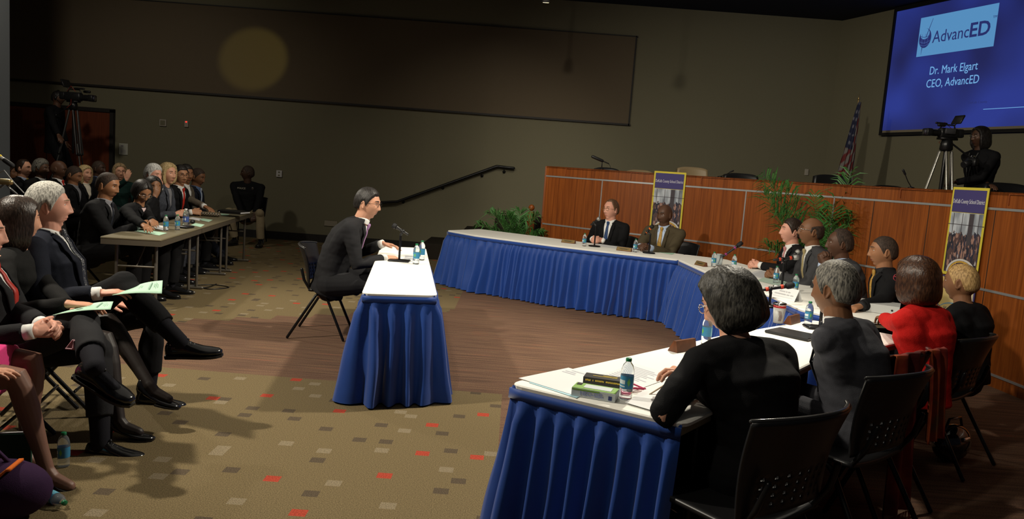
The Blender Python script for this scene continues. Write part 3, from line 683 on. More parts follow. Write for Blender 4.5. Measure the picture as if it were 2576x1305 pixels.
def hand(b, w, d, n, side, curl=(20, 25, 15), spread=.0, s=1.0, thumb=35):
    """palm from wrist w along d with palm normal n; side +1 left, -1 right"""
    d = Vector(d).normalized(); n = Vector(n); n = (n - d * n.dot(d)).normalized(); lat = d.cross(n) * side   # lat points to the little finger
    w = Vector(w)
    b.tube([w - d * .01, w + d * .025 * s, w + d * .060 * s, w + d * .088 * s], [(.026 * s, .020 * s), (.034 * s, .0165 * s), (.041 * s, .0150 * s), (.040 * s, .0125 * s)], 14, ref=lat)
    for k, (o, Lf, rr) in enumerate(((-.0325, .92, .0087), (-.0105, 1.0, .0089), (.0115, .94, .0084), (.0325, .76, .0074))):
        p = w + d * (.086 - .006 * abs(k - 1)) * s + lat * o * s; dd = d + lat * (o * spread * 8); dd = dd.normalized(); pts = [p - dd * .012 * s, p]; rad = [rr * s * 1.05, rr * s * 1.05]; ang = 0
        for L_, c in zip((.043, .027, .021), curl):
            ang += R_(c + k * 2); q = dd * math.cos(ang) + n * math.sin(ang); p = p + q * L_ * Lf * s; pts.append(p); rad.append(rr * s * (1.0, .93, .80)[len(pts) - 3])
        b.tube(pts, rad, 8)
    p = w + d * .022 * s - lat * .026 * s; t0 = R_(thumb); q = (d * math.cos(t0) - lat * math.sin(t0) + n * .35).normalized()
    pts = [p - q * .01, p, p + q * .040 * s, p + q * .040 * s + (q + d * .5).normalized() * .030 * s, p + q * .040 * s + (q + d * .5).normalized() * .030 * s + (q + d * 1.0 + n * .2).normalized() * .022 * s]
    b.tube(pts, [.0145 * s, .0140 * s, .0112 * s, .0100 * s, .0082 * s], 9)

def shoe_mesh(kind, s):
    """toe along +X, ankle above the origin; returns upper and sole"""
    u = MB(); so = MB()
    if kind == 'pump':
        st = [(-.055, .020, .050, .062), (-.04, .026, .048, .070), (-.01, .030, .036, .045), (.03, .033, .024, .030), (.08, .039, .012, .026), (.12, .040, .008, .024), (.16, .030, .006, .020), (.185, .012, .006, .012)]
    else:
        st = [(-.066, .018, .012, .050), (-.055, .033, .010, .072), (-.02, .037, .010, .082), (.03, .038, .010, .088), (.07, .042, .010, .066), (.12, .048, .010, .048), (.165, .046, .011, .040), (.20, .034, .013, .032), (.218, .014, .015, .022)]
    rings = []
    for x, hw, z0, h in st:
        ring = []
        for k in range(16):
            a = 2 * math.pi * k / 16; cy, sz = math.cos(a), math.sin(a)
            yy = hw * (abs(cy) ** .8) * (1 if cy > 0 else -1); zz = z0 + h * .5 + h * .5 * (abs(sz) ** (.6 if sz < 0 else .9)) * (1 if sz > 0 else -1)
            if sz > 0: yy *= (1 - .25 * sz)
            ring.append(Vector((x * s, yy * s, zz * s)))
        rings.append(ring)
    u.loft(rings)
    if kind == 'pump':
        so.lathe([(.007, 0), (.008, .03), (.016, .052)], (-.042 * s, 0, 0), seg=8)
    # sole plate following the outline
    for (xa, xb, z0, z1) in (((-.07, .22, .0, .012),) if kind != 'pump' else ((.06, .18, .0, .008),)):
        n = 12; top = []; bot = []
        L = [(xa + (xb - xa) * i / n) for i in range(n + 1)]; W2 = [np.interp(x, [q[0] for q in st], [q[1] for q in st]) * 1.08 + .002 for x in L]
        pl = [(x * s, y * s) for x, y in zip(L, W2)] + [(x * s, -y * s) for x, y in zip(reversed(L), reversed(W2))]
        poly_prism(so, pl[::-1], z0 * s, z1 * s)
    if kind != 'pump': so.box((-.035 * s, 0, .004 * s), (.062 * s, .066 * s, .02 * s), bev=.004)
    return u, so

def arrow_frame(o, x, up):
    x = Vector(x).normalized(); z = Vector(up); z = (z - x * z.dot(x)).normalized(); y = z.cross(x)
    return Matrix(((x.x, y.x, z.x, o[0]), (x.y, y.y, z.y, o[1]), (x.z, y.z, z.z, o[2]), (0, 0, 0, 1)))

def person(label, head, yaw, lean=8, s=1.05, hy=0, hp=0, sk='fair', hair=('short', 'black'), jacket=None, shirt='white', tie=None, trousers=None, hands=None, feet=None, hipz=.50, vox=.008,
           bulk=1.0, fem=0.0, shoes='black', glasses=None, skirt=None, hunch=.03, standing=False, hroll=0, curls=None, palms=None, shoulders=1.0, jv=.5, collar=True, lapel=True, legs=None, floor=0.0, socks=False, sleeves='long', shoe_kind='oxford', hosiery=None, brows=True, old=0.0, jaw=1.0, group=None, hlen=1.0, elbow=None, tile=None, extra=None, nohead=False):
    """head: world position of the head centre; yaw: body heading in degrees (0 = +X)."""
    head = Vector(head); yr = R_(yaw); F2 = Vector((math.cos(yr), math.sin(yr), 0)); L2 = Vector((-F2.y, F2.x, 0))
    ln = R_(lean); neckL = .140 * s
    Hz = head.z - floor
    hipz = hipz if not standing else hipz
    tl = (Hz - hipz - neckL * math.cos(ln * .5)) / math.cos(ln)
    base = head - F2 * (tl * math.sin(ln) + neckL * math.sin(ln * .5) + .018 * s); base = Vector((base.x, base.y, floor))
    root = thing('person', label, 'person', tuple(base), yaw, group)
    Rw = Matrix.Rotation(-yr, 3, 'Z')
    def loc(p):   # world -> local
        return Rw @ (Vector(p) - base)
    X, Y, Z = Vector((1, 0, 0)), Vector((0, 1, 0)), Vector((0, 0, 1))
    hip = Vector((0, 0, hipz)); sd = Vector((math.sin(ln), 0, math.cos(ln))); sf = Vector((math.cos(ln), 0, -math.sin(ln)))
    N = hip + sd * tl; hc = N + Vector((math.sin(ln * .5), 0, math.cos(ln * .5))) * neckL + X * .018 * s
    def spine(t): return hip + sd * (tl * t) - sf * (hunch * math.sin(math.pi * min(max(t, 0), 1)) * 1.0)
    k = s; W_ = shoulders
    hiph = hip + Z * 0
    sh = [spine(.865) + Y * (.183 * k * W_ * q) - sf * .005 for q in (1, -1)]
    hj = [hip + Y * (.095 * k * q) + Z * -.0 for q in (1, -1)]
    UA, FA, TH, SH = .285 * k, .262 * k, .44 * k, .435 * k
    hw = []
    for i, q in enumerate((1, -1)):
        t = None if hands is None else hands[i]
        if t is None: tw = hip + X * (.30 * k) + Y * (.11 * k * q) + Z * (.11 * k) if not standing else hip + Y * (.27 * k * q) + X * .06 + Z * (-.02)
        else: tw = loc(t)
        hw.append(tw)
    el = []; wr = []
    for i, q in enumerate((1, -1)):
        pole = Vector((-.35, q * .55, -1)) if elbow is None else Vector(elbow[i]); e, w2 = ik(sh[i], hw[i], UA, FA, pole); el.append(e); wr.append(w2)
    kn = []; an = []
    for i, q in enumerate((1, -1)):
        if feet is not None and feet[i] is not None:
            ft = feet[i]; t = loc(ft[0])
        else: t = hj[i] + X * (.40 * k) + Z * (.095 - hipz) + Y * (.03 * q) if not standing else Vector((0.0, q * .12, .095))
        pole = Vector((1, q * .12, .8)) if legs is None else Vector(legs[i]); e, a2 = ik(hj[i], t, TH, SH, pole if not standing else Vector((1, 0, 0))); kn.append(e); an.append(a2)
    # ---------------- skin body: one continuous surface
    b = MB()
    tor = [(-.10, .10, .085), (0, .145, .105), (.2, .138, .095), (.45, .140, .100), (.70, .152, .105), (.86, .140, .09), (.95, .09, .07), (1.0, .058, .058)]
    b.tube([spine(t) for t, _, _ in tor], [(w_ * k * (W_ if t > .4 else 1), d_ * k * (bulk if t < .8 else 1)) for t, w_, d_ in tor], 20, ref=Y)
    b.tube([N - sd * .05 * k, N + (hc - N) * .35 + X * .002, hc + Vector((-.012 * k, 0, -.055 * k))], [(.066 * k, .064 * k), (.058 * k, .060 * k), (.055 * k, .060 * k)] if not fem else [(.056 * k, .056 * k), (.049 * k, .051 * k), (.048 * k, .052 * k)], 16, ref=Y)
    for i, q in enumerate((1, -1)):
        b.tube([spine(.86) + Y * .05 * q, sh[i]], [.055 * k, .055 * k], 12)
        r = (.052, .046, .041, .037, .027) if not fem else (.044, .040, .036, .032, .023)
        b.tube([sh[i], (sh[i] + el[i]) / 2, el[i], el[i] * .6 + wr[i] * .4, wr[i]], [x * k for x in r], 12)
        r = (.082, .070, .050, .043, .030)
        ka = kn[i] + (hj[i] - kn[i]) * .13; kb = kn[i] + (an[i] - kn[i]) * .13; km = kn[i] * .72 + (ka + kb) * .14
        b.tube([hj[i], (hj[i] + kn[i]) / 2, ka, km, kb, kn[i] * .68 + an[i] * .32, an[i] * .75 + kn[i] * .25, an[i]], [x * k for x in (r[0], r[1], .056, .054, .050, .050 if fem else r[3] + .003, .034, r[4])], 16)
        d = (wr[i] - el[i]).normalized()
        n = Vector((0, 0, -1)) if palms is None or palms[i] is None else Vector(palms[i])
        if abs(d.dot(n.normalized())) > .9: n = X if palms is None else n
        cu = (12, 18, 12) if curls is None else curls[i]
        hd = d
        if hands is not None and palms is not None and len(palms) > 2 and palms[2] is not None and palms[2][i] is not None: hd = Vector(palms[2][i])
        hand(b, wr[i], hd, n, q, cu, s=k)
        fd = Vector((1, .12 * q, 0)) if feet is None or feet[i] is None or feet[i][1] is None else (Rw @ Vector(feet[i][1]))
        fn = fd.normalized(); b.tube([an[i] + Z * .0, an[i] + fn * .03 * k - Z * .035 * k, an[i] + fn * .10 * k - Z * .055 * k], [.032 * k, .034 * k, .028 * k], 8)
    HR = Matrix.Rotation(R_(hy), 3, 'Z') @ Matrix.Rotation(R_(hp), 3, 'Y') @ Matrix.Rotation(R_(hroll), 3, 'X')
    HM = Matrix.Translation(hc) @ (HR * (k * 1.0)).to_4x4()
    kw = dict(fem=fem, jaw=jaw, old=old)
    if not nohead:
        nu, nv = (112, 84) if vox < .0065 else (72, 56)
        Pn, A, E = head_grid(nu, nv, **kw); rings = [[HM @ Vector(map(float, Pn[j, i])) for i in range(nu)] for j in range(nv)]; b.loft(rings)
        for q in (1, -1) if not (hair and hair[0] in ('bob', 'straight', 'bobdark', 'puff', 'long', 'messy')) else ():   # ears: cupped oval with a rim
            er = Matrix.Rotation(R_(22 * q), 3, 'Z') @ Matrix.Rotation(R_(-10), 3, 'Y')
            c = Vector((-.006, .0755 * q, -.004)); pts = []
            for a in range(0, 361, 30):
                a = R_(a); wdt = .015 if math.sin(a) > 0 else .011; pts.append(HM @ (c + er @ Vector((wdt * math.cos(a) - .002, q * .006, .031 * math.sin(a)))))
            b.tube(pts, .0045 * k, 6, round_caps=False)
            e = MB(); e.sphere((0, 0, 0), (.013, .0055, .029), 12, 8); b.add([HM @ (c + er @ Vector(v)) for v in e.v], e.f)
    me = remesh(b.mesh('body', SK[sk]), vox, 1 if vox < .0065 else 1, .5)
    me.materials.clear(); me.materials.append(SK[sk]); me.materials.append(mat('lips_' + sk, LIP[sk] if not (fem and sk in ('fair', 'pink', 'tan')) else (.50, .09, .09), .4)); me.materials.append(hosiery or cloth('sock', (.012, .012, .016)))
    if not nohead:
        Hi = HM.inverted()
        co = np.empty(len(me.polygons) * 3); me.polygons.foreach_get('center', co); co = co.reshape(-1, 3); Hm = np.array(Hi); q = co @ Hm[:3, :3].T + Hm[:3, 3]
        lip = (q[:, 0] > .06) & (np.abs(q[:, 1]) < .0215) & (q[:, 2] < -.0545 - .18 * np.abs(q[:, 1])) & (q[:, 2] > -.0730 + 0.35 * np.abs(q[:, 1]))
        mi = np.where(lip, 1, 0)
        def sd_(a, c):
            a = np.array(a); c = np.array(c); ab = c - a; t = np.clip(((co - a) @ ab) / (ab @ ab), 0, 1); return np.linalg.norm(co - (a + t[:, None] * ab), axis=1)
        dl = np.min([sd_(hj[i], kn[i]) for i in (0, 1)] + [sd_(kn[i], an[i]) for i in (0, 1)] + [sd_(an[i], an[i] + Vector((.12, 0, -.05))) for i in (0, 1)], axis=0)
        da = np.min([sd_(el[i], wr[i]) for i in (0, 1)] + [sd_(wr[i], wr[i] + (wr[i] - el[i]).normalized() * .19) for i in (0, 1)], axis=0)
        if hosiery is not None: mi = np.where(((dl - .052 < da - .020) | (da > .058)) & (co[:, 2] < hipz + .22) & (dl < .13), 2, mi)
        else: mi = np.where(np.min([np.linalg.norm(co - np.array(a_), axis=1) for a_ in an], axis=0) < .17, 2, mi)
        me.polygons.foreach_set('material_index', mi.astype(np.int32))
    obj('body', me, None, root)
    # ---------------- face parts
    if not nohead:
        ey = MB(); nl = 20 if vox < .0065 else 12
        for q in (1, -1):
            p0 = head_pts(np.array(.033 * q / .085), np.array(.15), **kw); c = Vector((float(p0[0]) - .0062, .0315 * q, .0145)); r = .0125
            e = MB(); e.sphere((0, 0, 0), r, nl, nl, rot=Matrix.Rotation(R_(90), 3, 'Y'))
            vs = [HM @ (Vector(v) + c) for v in e.v]
            o0 = len(ey.v); ey.v += [tuple(v) for v in vs]
            for f in e.f:
                m_ = sum((Vector(e.v[i]) for i in f), Vector()) / len(f); ey.f.append(tuple(i + o0 for i in f))
                rr = math.hypot(m_.y, m_.z); open_ = .0066 * (1 - (m_.y / .0125) ** 2)
                mi_ = 2 if (m_.z > open_ * .75 or m_.z < -open_) else (1 if rr < .0062 and m_.x > 0 else 0)
                ey.m.append(mi_)
        me = ey.mesh('eyes', [M_eyew, M_pup, SK[sk]]); obj('eyes', me, None, root)
        if brows and vox < .0095:
            bm_ = MB(); hm = HAIR[hair[1]] if hair else HAIR['black']
            if hair and hair[1] in ('blond', 'grey', 'white', 'gold'): hm = HAIR['brown'] if hair[1] != 'white' and hair[1] != 'grey' else HAIR['ash']
            for q in (1, -1):
                pts = []; 
                for t in (0, .25, .5, .75, 1):
                    a_ = (.16 + .42 * t) * q; e_ = .375 + .03 * math.sin(t * 2.6); p_ = head_pts(np.array(a_), np.array(e_), **kw); pts.append(HM @ Vector((float(p_[0]) + .0005, float(p_[1]), float(p_[2]))))
                bm_.tube(pts, [(.0022 * k, .0032 * k), (.0026 * k, .0042 * k), (.0026 * k, .004 * k), (.002 * k, .003 * k), (.001, .0015)], 6, ref=HM.to_3x3() @ Vector((1, 0, 0)))
            obj('eyebrows', bm_, hm, root, True)
        if hair:
            hb = hair_mesh(hair[0], len(label) % 7, fem, head_kw=kw); hb.v = [tuple(HM @ Vector(v)) for v in hb.v]; obj('hair', hb, HAIR[hair[1]], root, True)
        if glasses:
            gb = MB(); gl = MB()
            for q in (1, -1):
                pts = [HM @ Vector((.100, .032 * q + .024 * math.cos(a), .010 + .017 * math.sin(a))) for a in [2 * math.pi * i / 14 for i in range(15)]]
                gb.tube(pts, .0018 * k, 6, round_caps=False)
                gb.tube([HM @ Vector((.098, .056 * q, .016)), HM @ Vector((.06, .077 * q, .016)), HM @ Vector((-.012, .082 * q, .012)), HM @ Vector((-.03, .082 * q, -.005))], .0016 * k, 6)
            gb.tube([HM @ Vector((.101, .009, .013)), HM @ Vector((.104, 0, .016)), HM @ Vector((.101, -.009, .013))], .0016 * k, 6)
            g = obj('glasses', gb, glasses, root, True)
    # ---------------- clothes
    def torso_tube(grow, t0, bott):
        pr = [(bott, .165, .130), (0, .165, .128), (.2, .155, .118), (.45, .158, .120), (.68, .172, .125), (.82, .176, .114), (.90, .148, .100), (.96, .098, .078), (1.0, .068, .064)]
        pr = [q for q in pr if q[0] >= t0]
        return [spine(t) for t, _, _ in pr], [((w_ + grow) * k * (W_ if t > .4 else 1) * (.93 if fem and t < .5 else 1), (d_ + grow + (.022 * fem if t == .68 else 0)) * k * (bulk if t < .8 else 1)) for t, w_, d_ in pr]
    if jacket is not None:
        jb = MB(); pts, rad = torso_tube(0, -1, -.16 if not standing else -.42)
        jb.tube(pts, rad, 24, ref=Y, round_caps=False)
        tb = MB(); tb.tube(pts, rad, 48, ref=Y, round_caps=False)
        jb.tube([sh[0] - sf * .005, spine(.87) + Y * .09 * k - sf * .022, spine(.87) - Y * .09 * k - sf * .022, sh[1] - sf * .005], [.058 * k, .074 * k, .074 * k, .058 * k], 14)
        for i, q in enumerate((1, -1)):
            mid = sh[i] * .45 + el[i] * .55; jb.tube([sh[i] - Y * .012 * q - sf * .012, (sh[i] + spine(.62) + Y * .125 * q * k) / 2 - sf * .02, spine(.50) + Y * .10 * q * k - sf * .012], [.060 * k, .072 * k, .072 * k], 14)
            jb.tube([spine(.95) + Y * .03 * q * k, spine(.915) + Y * .10 * q * k, sh[i] + Z * -.002], [.056 * k, .058 * k, .062 * k], 14)
            dw = (wr[i] - el[i]).normalized(); endp = wr[i] - dw * (.030 if shirt and collar else .004) if sleeves == 'long' else el[i] * .4 + wr[i] * .6
            fm = .88 if fem else 1
            jb.tube([sh[i], sh[i] * .5 + el[i] * .5, el[i], el[i] * .5 + endp * .5, endp], [x * k * fm for x in (.065, .062, .057, .050, .044)], 16, round_caps=False); jb.sphere(sh[i], .064 * k * fm, 12, 8)
        me = jb.mesh('jacket', jacket)
        me = remesh(me, max(vox, .0065), 16 if vox < .0065 else 7, .5)
        # folds: bunched cloth at elbows, waist and armpits
        co = np.empty(len(me.vertices) * 3); me.vertices.foreach_get('co', co); co = co.reshape(-1, 3); no = np.empty(len(me.vertices) * 3); me.vertices.foreach_get('normal', no); no = no.reshape(-1, 3)
        cl = co.tolist(); sd_ = len(label) * 1.7; dv = np.array([noise.noise(Vector((c[0] * 9 + sd_, c[1] * 6, c[2] * 17))) * .0055 + noise.noise(Vector((c[0] * 22, c[1] * 16 + sd_, c[2] * 34))) * .0022 for c in cl])
        co = co + no * dv[:, None]; me.vertices.foreach_set('co', co.ravel())
        me.materials.clear(); me.materials.append(jacket); obj('jacket', me, None, root)
        bvh = BVHTree.FromPolygons([Vector(v) for v in tb.v], tb.f)
        def onto(t, y, eps):
            o_ = spine(t) + Y * y + sf * .6; h = bvh.ray_cast(o_, -sf, 1.2)
            if h[0] is None: return spine(t) + Y * y + sf * (.06 * k)
            return h[0] + sf * eps
        if shirt:
            sm_ = shirt if not isinstance(shirt, str) else SHIRTS[shirt]
            w0 = .052 * k
            tb_ = jv; tt_ = .992
            pb = MB(); pb.grid(lambda u, v: onto(tt_ + (tb_ - tt_) * v, (u * 2 - 1) * w0 * (1 - v) ** .8 * 1.12 + 1e-5 * u, .006 * k), 10, 20); obj('shirt_front', pb, sm_, root, True)
            if collar:
                nd = (hc - N).normalized(); cb = MB(); rings = []
                for j, (r_, z_) in enumerate(((.067, .0), (.066, .030), (.0625, .042), (.0600, .030), (.060, .0))):
                    ring = []
                    for a in range(24):
                        a_ = 2 * math.pi * a / 24; dip = -.022 * max(0, math.cos(a_)) ** 2; o_ = N + nd * ((z_ + dip - .012) * k) + X * (r_ * math.cos(a_) * k * 1.02 + .004) + Y * (r_ * math.sin(a_) * k)
                        ring.append(o_)
                    rings.append(ring)
                cb.loft(rings, caps=False)
                for q in (1, -1):   # collar points
                    a0 = onto(.985, .010 * q, .014 * k); a1 = onto(.985, .046 * q * k, .010 * k) + Z * .008; a2 = onto(.905, .036 * q * k, .011 * k)
                    cb.add([a0, a1, a2, a0 - sf * .006, a1 - sf * .006, a2 - sf * .006], [(0, 1, 2), (5, 4, 3), (0, 3, 4, 1), (1, 4, 5, 2), (2, 5, 3, 0)])
                obj('shirt_collar', cb, sm_, root, True)
                for i in (0, 1):
                    dw = (wr[i] - el[i]).normalized(); c_ = MB(); c_.tube([wr[i] - dw * .03, wr[i] + dw * .012 * k], [.036 * k, .0345 * k], 16, round_caps=False); obj('shirt_cuff', c_, sm_, root, True)
            if tie is not None:
                tbm = MB(); tend = max(tb_ - .03, .30)
                def tw(v): return .012 + .024 * v
                tbm.grid(lambda u, v: onto(.955 + (tend - .955) * v, (u * 2 - 1) * tw(v) * k, (.013 - .004 * abs(u * 2 - 1)) * k), 4, 18, thick=.003)
                kp = onto(.955, 0, .012 * k); tbm.tube([kp + sd * .022 * k, kp, kp - sd * .022 * k], [(.020 * k, .012 * k), (.018 * k, .013 * k), (.012 * k, .010 * k)], 10, ref=Y)
                obj('tie', tbm, tie, root, True)
            if lapel:
                for q in (1, -1):
                    lb = MB()
                    def lp(u, v, q=q):
                        t = .99 + (tb_ - .02 - .99) * v; inn = w0 * (1 - v) ** .8 * 1.02; wd = .050 * math.sin(min(1, v * 1.6 + .35) * math.pi * .5) * (1 - v) ** .55 + .003
                        if .22 < v < .30: wd *= .80
                        return onto(t, q * (inn + wd * k * u), (.0105 + .003 * math.sin(u * math.pi)) * k)
                    lb.grid(lp if q == 1 else lp, 5, 24, thick=.004 if q == 1 else -.004); obj('lapel', lb, jacket, root, True)
                nd = (hc - N).normalized(); cb = MB(); rings = []
                for j, (r_, z_) in enumerate(((.086, -.012), (.078, .022), (.072, .026), (.070, -.01))):
                    ring = []
                    for a in range(17):
                        a_ = R_(62) + R_(236) * a / 16; fr_ = max(0, math.cos(a_)); ring.append(N + nd * ((z_ - .02 * fr_) * k) + X * (r_ * math.cos(a_) * k) + Y * (r_ * math.sin(a_) * k))
                    rings.append(ring)
                cb.loft(rings, closed=False, caps=False); obj('jacket_collar', cb, jacket, root, True)
                for q in (1, -1) if jv < .62 else ():
                    pk = MB(); pk.sphere(onto(tb_ - .05, .004 * q, .004), .007 * k, 8, 6); 
                    if q == 1: obj('button', pk, M_black, root, True)
    tr = trousers if trousers is not None else jacket
    if skirt is None:
        tbm = MB(); tbm.tube([spine(.12), hip, hip - Z * .06], [(.158 * k, .118 * k * bulk), (.168 * k, .125 * k), (.13 * k, .10 * k)], 18, ref=Y)
        for i, q in enumerate((1, -1)):
            dn_ = (an[i] - kn[i]).normalized(); hem = an[i] - dn_ * ((.115 if socks else .030) * k)
            tbm.tube([hj[i], hj[i] * .5 + kn[i] * .5, kn[i], kn[i] * .5 + hem * .5, hem], [x * k for x in (.100, .092, .074, .068, .062)], 16, round_caps=False)
            tbm.sphere(kn[i], .073 * k, 12, 8); tbm.sphere(hj[i], .1 * k, 12, 8)
        me = remesh(tbm.mesh('trousers', tr), max(vox, .008), 2, .5)
        co = np.empty(len(me.vertices) * 3); me.vertices.foreach_get('co', co); co = co.reshape(-1, 3); no = np.empty(len(me.vertices) * 3); me.vertices.foreach_get('normal', no); no = no.reshape(-1, 3)
        dv = np.array([noise.noise(Vector((c[0] * 8, c[1] * 9, c[2] * 8 + 5))) * .008 for c in co.tolist()]); co = co + no * dv[:, None]; me.vertices.foreach_set('co', co.ravel())
        me.materials.clear(); me.materials.append(tr); obj('trousers', me, None, root)
    else:
        sb = MB(); m0 = hip; kk = [kn[0] * .82 + hj[0] * .18, kn[1] * .82 + hj[1] * .18]; mk = (kk[0] + kk[1]) / 2; hwid = abs(kk[0].y - kk[1].y) / 2 + .085 * k
        sb.tube([spine(.15), hip + X * .02, (m0 + mk) / 2 + Z * .01, mk], [(.155 * k, .115 * k), (.185 * k, .12 * k), (.190 * k, .125 * k), (hwid, .108 * k)], 24, ref=Y, round_caps=False)
        me = remesh(sb.mesh('skirt', skirt), max(vox, .008), 3, .5); me.materials.clear(); me.materials.append(skirt); obj('skirt', me, None, root)
    for i, q in enumerate((1, -1)):
        fdw = None if feet is None or feet[i] is None else feet[i][1]
        fd = Vector((1, .16 * q, 0)) if fdw is None else Rw @ Vector(fdw)
        upv = Z if feet is None or feet[i] is None or len(feet[i]) < 3 else Rw @ Vector(feet[i][2])
        M = arrow_frame(an[i], fd, upv) @ Matrix.Translation((0, 0, -.092 * k))
        u_, so = shoe_mesh(shoe_kind, k); u_.v = [tuple(M @ Vector(v)) for v in u_.v]; so.v = [tuple(M @ Vector(v)) for v in so.v]
        shm = mat('shoe_' + shoes, {'black': (.008, .008, .009), 'tanshoe': (.2, .1, .05)}[shoes], .16, spec=.6, coat=.3)
        sh_o = obj('shoe', u_, shm, root, True); obj('heel' if shoe_kind == 'pump' else 'sole', so, mat('sole_rubber', (.010, .009, .008), .5), sh_o)
        if vox < .0065 and shoe_kind != 'pump':
            lc = MB()
            for j in range(3):
                x0 = (.045 + .018 * j) * k; z0 = (.088 - .011 * j) * k
                lc.tube([M @ Vector((x0, -.018 * k, z0 - .004)), M @ Vector((x0 + .004, 0, z0 + .006)), M @ Vector((x0, .018 * k, z0 - .004))], .0028 * k, 6)
            lc.sphere(M @ Vector((.05 * k, .0, .095 * k)), .008 * k, 8, 6)
            obj('laces', lc, M_black, sh_o, True)
        if socks:
            dn_ = (an[i] - kn[i]).normalized(); sb = MB(); sb.tube([an[i] - dn_ * .17 * k, an[i] - dn_ * .07 * k, an[i] + dn_ * .02 * k], [.052 * k, .045 * k, .042 * k], 14); obj('sock', sb, cloth('sock', (.012, .012, .016)), root, True)
    root['_'] = 0; del root['_']
    info = dict(root=root, hc=hc, N=N, hip=hip, wr=wr, el=el, kn=kn, an=an, spine=spine, sf=sf, sd=sd, HM=HM, k=k, loc=loc, onto=onto if jacket is not None else None)
    return info
SHIRTS = {'white': mat('shirt_white', (.78, .78, .76), .8, bump=.1), 'paleblue': mat('shirt_pale_blue', (.45, .55, .74), .8), 'pink': mat('shirt_pink', (.55, .42, .42), .8), 'black': mat('shirt_black', (.008, .008, .010), .8),
          'cream': mat('shirt_cream', (.6, .55, .45), .8), 'blue': mat('shirt_blue', (.10, .16, .30), .8), 'greyk': mat('shirt_grey', (.2, .2, .22), .8)}
# ================================================================ FURNITURE AND OBJECTS
# ---- grey folding tables at the left
M_gtop = mat('laminate_greige', (.17, .145, .09), .45, spec=.4, var=.05, vscale=30)
M_gedge = mat('table_edge', (.085, .07, .05), .5)
M_gleg = mat('grey_steel_tube', (.16, .145, .12), .35, metal=.5)
GA, GB = Vector((-3.31, 7.06, 0)), Vector((-3.95, 11.4, 0))
gdir = (GB - GA).normalized(); gn = Vector((-gdir.y, gdir.x, 0))   # towards the sitters
if gn.x > 0: gn = -gn
def grey_table(c, L, W, label):
    t = thing('folding_table', label, 'table', (c.x, c.y, 0), math.degrees(math.atan2(gdir.y, gdir.x)), 'grey folding tables of the side row')
    b = MB(); b.box((0, 0, .73), (L, W, .02), bev=.006); obj('tabletop', b, M_gtop, t)
    b = MB(); b.box((0, 0, .695), (L - .006, W - .006, .05)); obj('apron', b, M_gedge, t)
    for sx in (-1, 1):
        for sy in (-1, 1):
            b = MB(); b.tube([(sx * (L / 2 - .16), sy * (W / 2 - .09), .03), (sx * (L / 2 - .16), sy * (W / 2 - .09), .67)], .016, 10); lg = obj('leg', b, M_gleg, t, True)
        b = MB(); b.tube([(sx * (L / 2 - .16), -(W / 2 - .03), .018), (sx * (L / 2 - .16), W / 2 - .03, .018)], .018, 8); obj('foot_bar', b, M_gleg, t, True); b = MB(); b.tube([(sx * (L / 2 - .16), -(W / 2 - .09), .45), (sx * (L / 2 - .16), W / 2 - .09, .45)], .01, 8); obj('cross_bar', b, M_gleg, t, True)
        b = MB(); b.tube([(sx * (L / 2 - .16), 0, .45), (sx * (L / 2 - .45), 0, .66)], .007, 8); obj('brace', b, M_gleg, t, True)
GL = (GB - GA).length / 3
for k, lb in enumerate(('grey folding table nearest, with green capped bottles on it', 'grey folding table in the middle of the side row', 'grey folding table farthest, with black binders on it')):
    c = GA + gdir * (GL * (k + .5)) + gn * .27 + Vector((0, 0, 0)); grey_table(c, GL - .012, .54, lb)

# ---- chairs
def shell_chair(label, loc, rz, group='black shell chairs', s=1.0):
    t = thing('shell_chair', label, 'chair', loc, rz, group, s)
    b = MB()   # wrapped back with a row of holes low down
    def fn(u, v):
        a = (u - .5) * 2; wd = .225 + .035 * v; z = .50 + .34 * v - .02 * a * a; x = -.235 - .10 * v + .10 * a * a * (.5 + .5 * v) + .015 * math.sin(v * 3.1)
        return (x, a * wd, z)
    b.grid(fn, 30, 22, thick=.012, skip=lambda i, j: 2 <= j <= 9 and j % 2 == 0 and i % 3 == 1 and 4 < i < 26); obj('backrest', b, M_black, t, True)
    b = MB(); pts = [fn(i / 20, 1.0) for i in range(21)]; b.tube(pts, .0075, 8); obj('back_rim', b, mat('rim_gloss', (.03, .03, .03), .15, spec=.7), t, True)
    b = MB(); b.grid(lambda u, v: (-.20 + .43 * v, (u - .5) * (.44 + .02 * v), .455 - .02 * math.cos((u - .5) * 3) - .03 * max(0, v - .8) * 5 * .6), 14, 14, thick=-.018); obj('seat', b, M_black, t, True)
    for q in (1, -1):
        b = MB(); b.tube([(-.06, q * .20, .43), (-.13, q * .225, .40), (-.36, q * .25, .014)], .0125, 8); obj('rear_leg', b, M_blackm, t, True)
        b = MB(); b.tube([(-.10, q * .20, .43), (-.03, q * .235, .38), (.13, q * .25, .014)], .0125, 8); obj('front_leg', b, M_blackm, t, True)
        b = MB(); b.tube([(.05, q * .18, .43), (-.19, q * .20, .44), (-.245, q * .20, .53), (-.27, q * .19, .62)], .013, 8); obj('back_support', b, M_blackm, t, True)
    return t
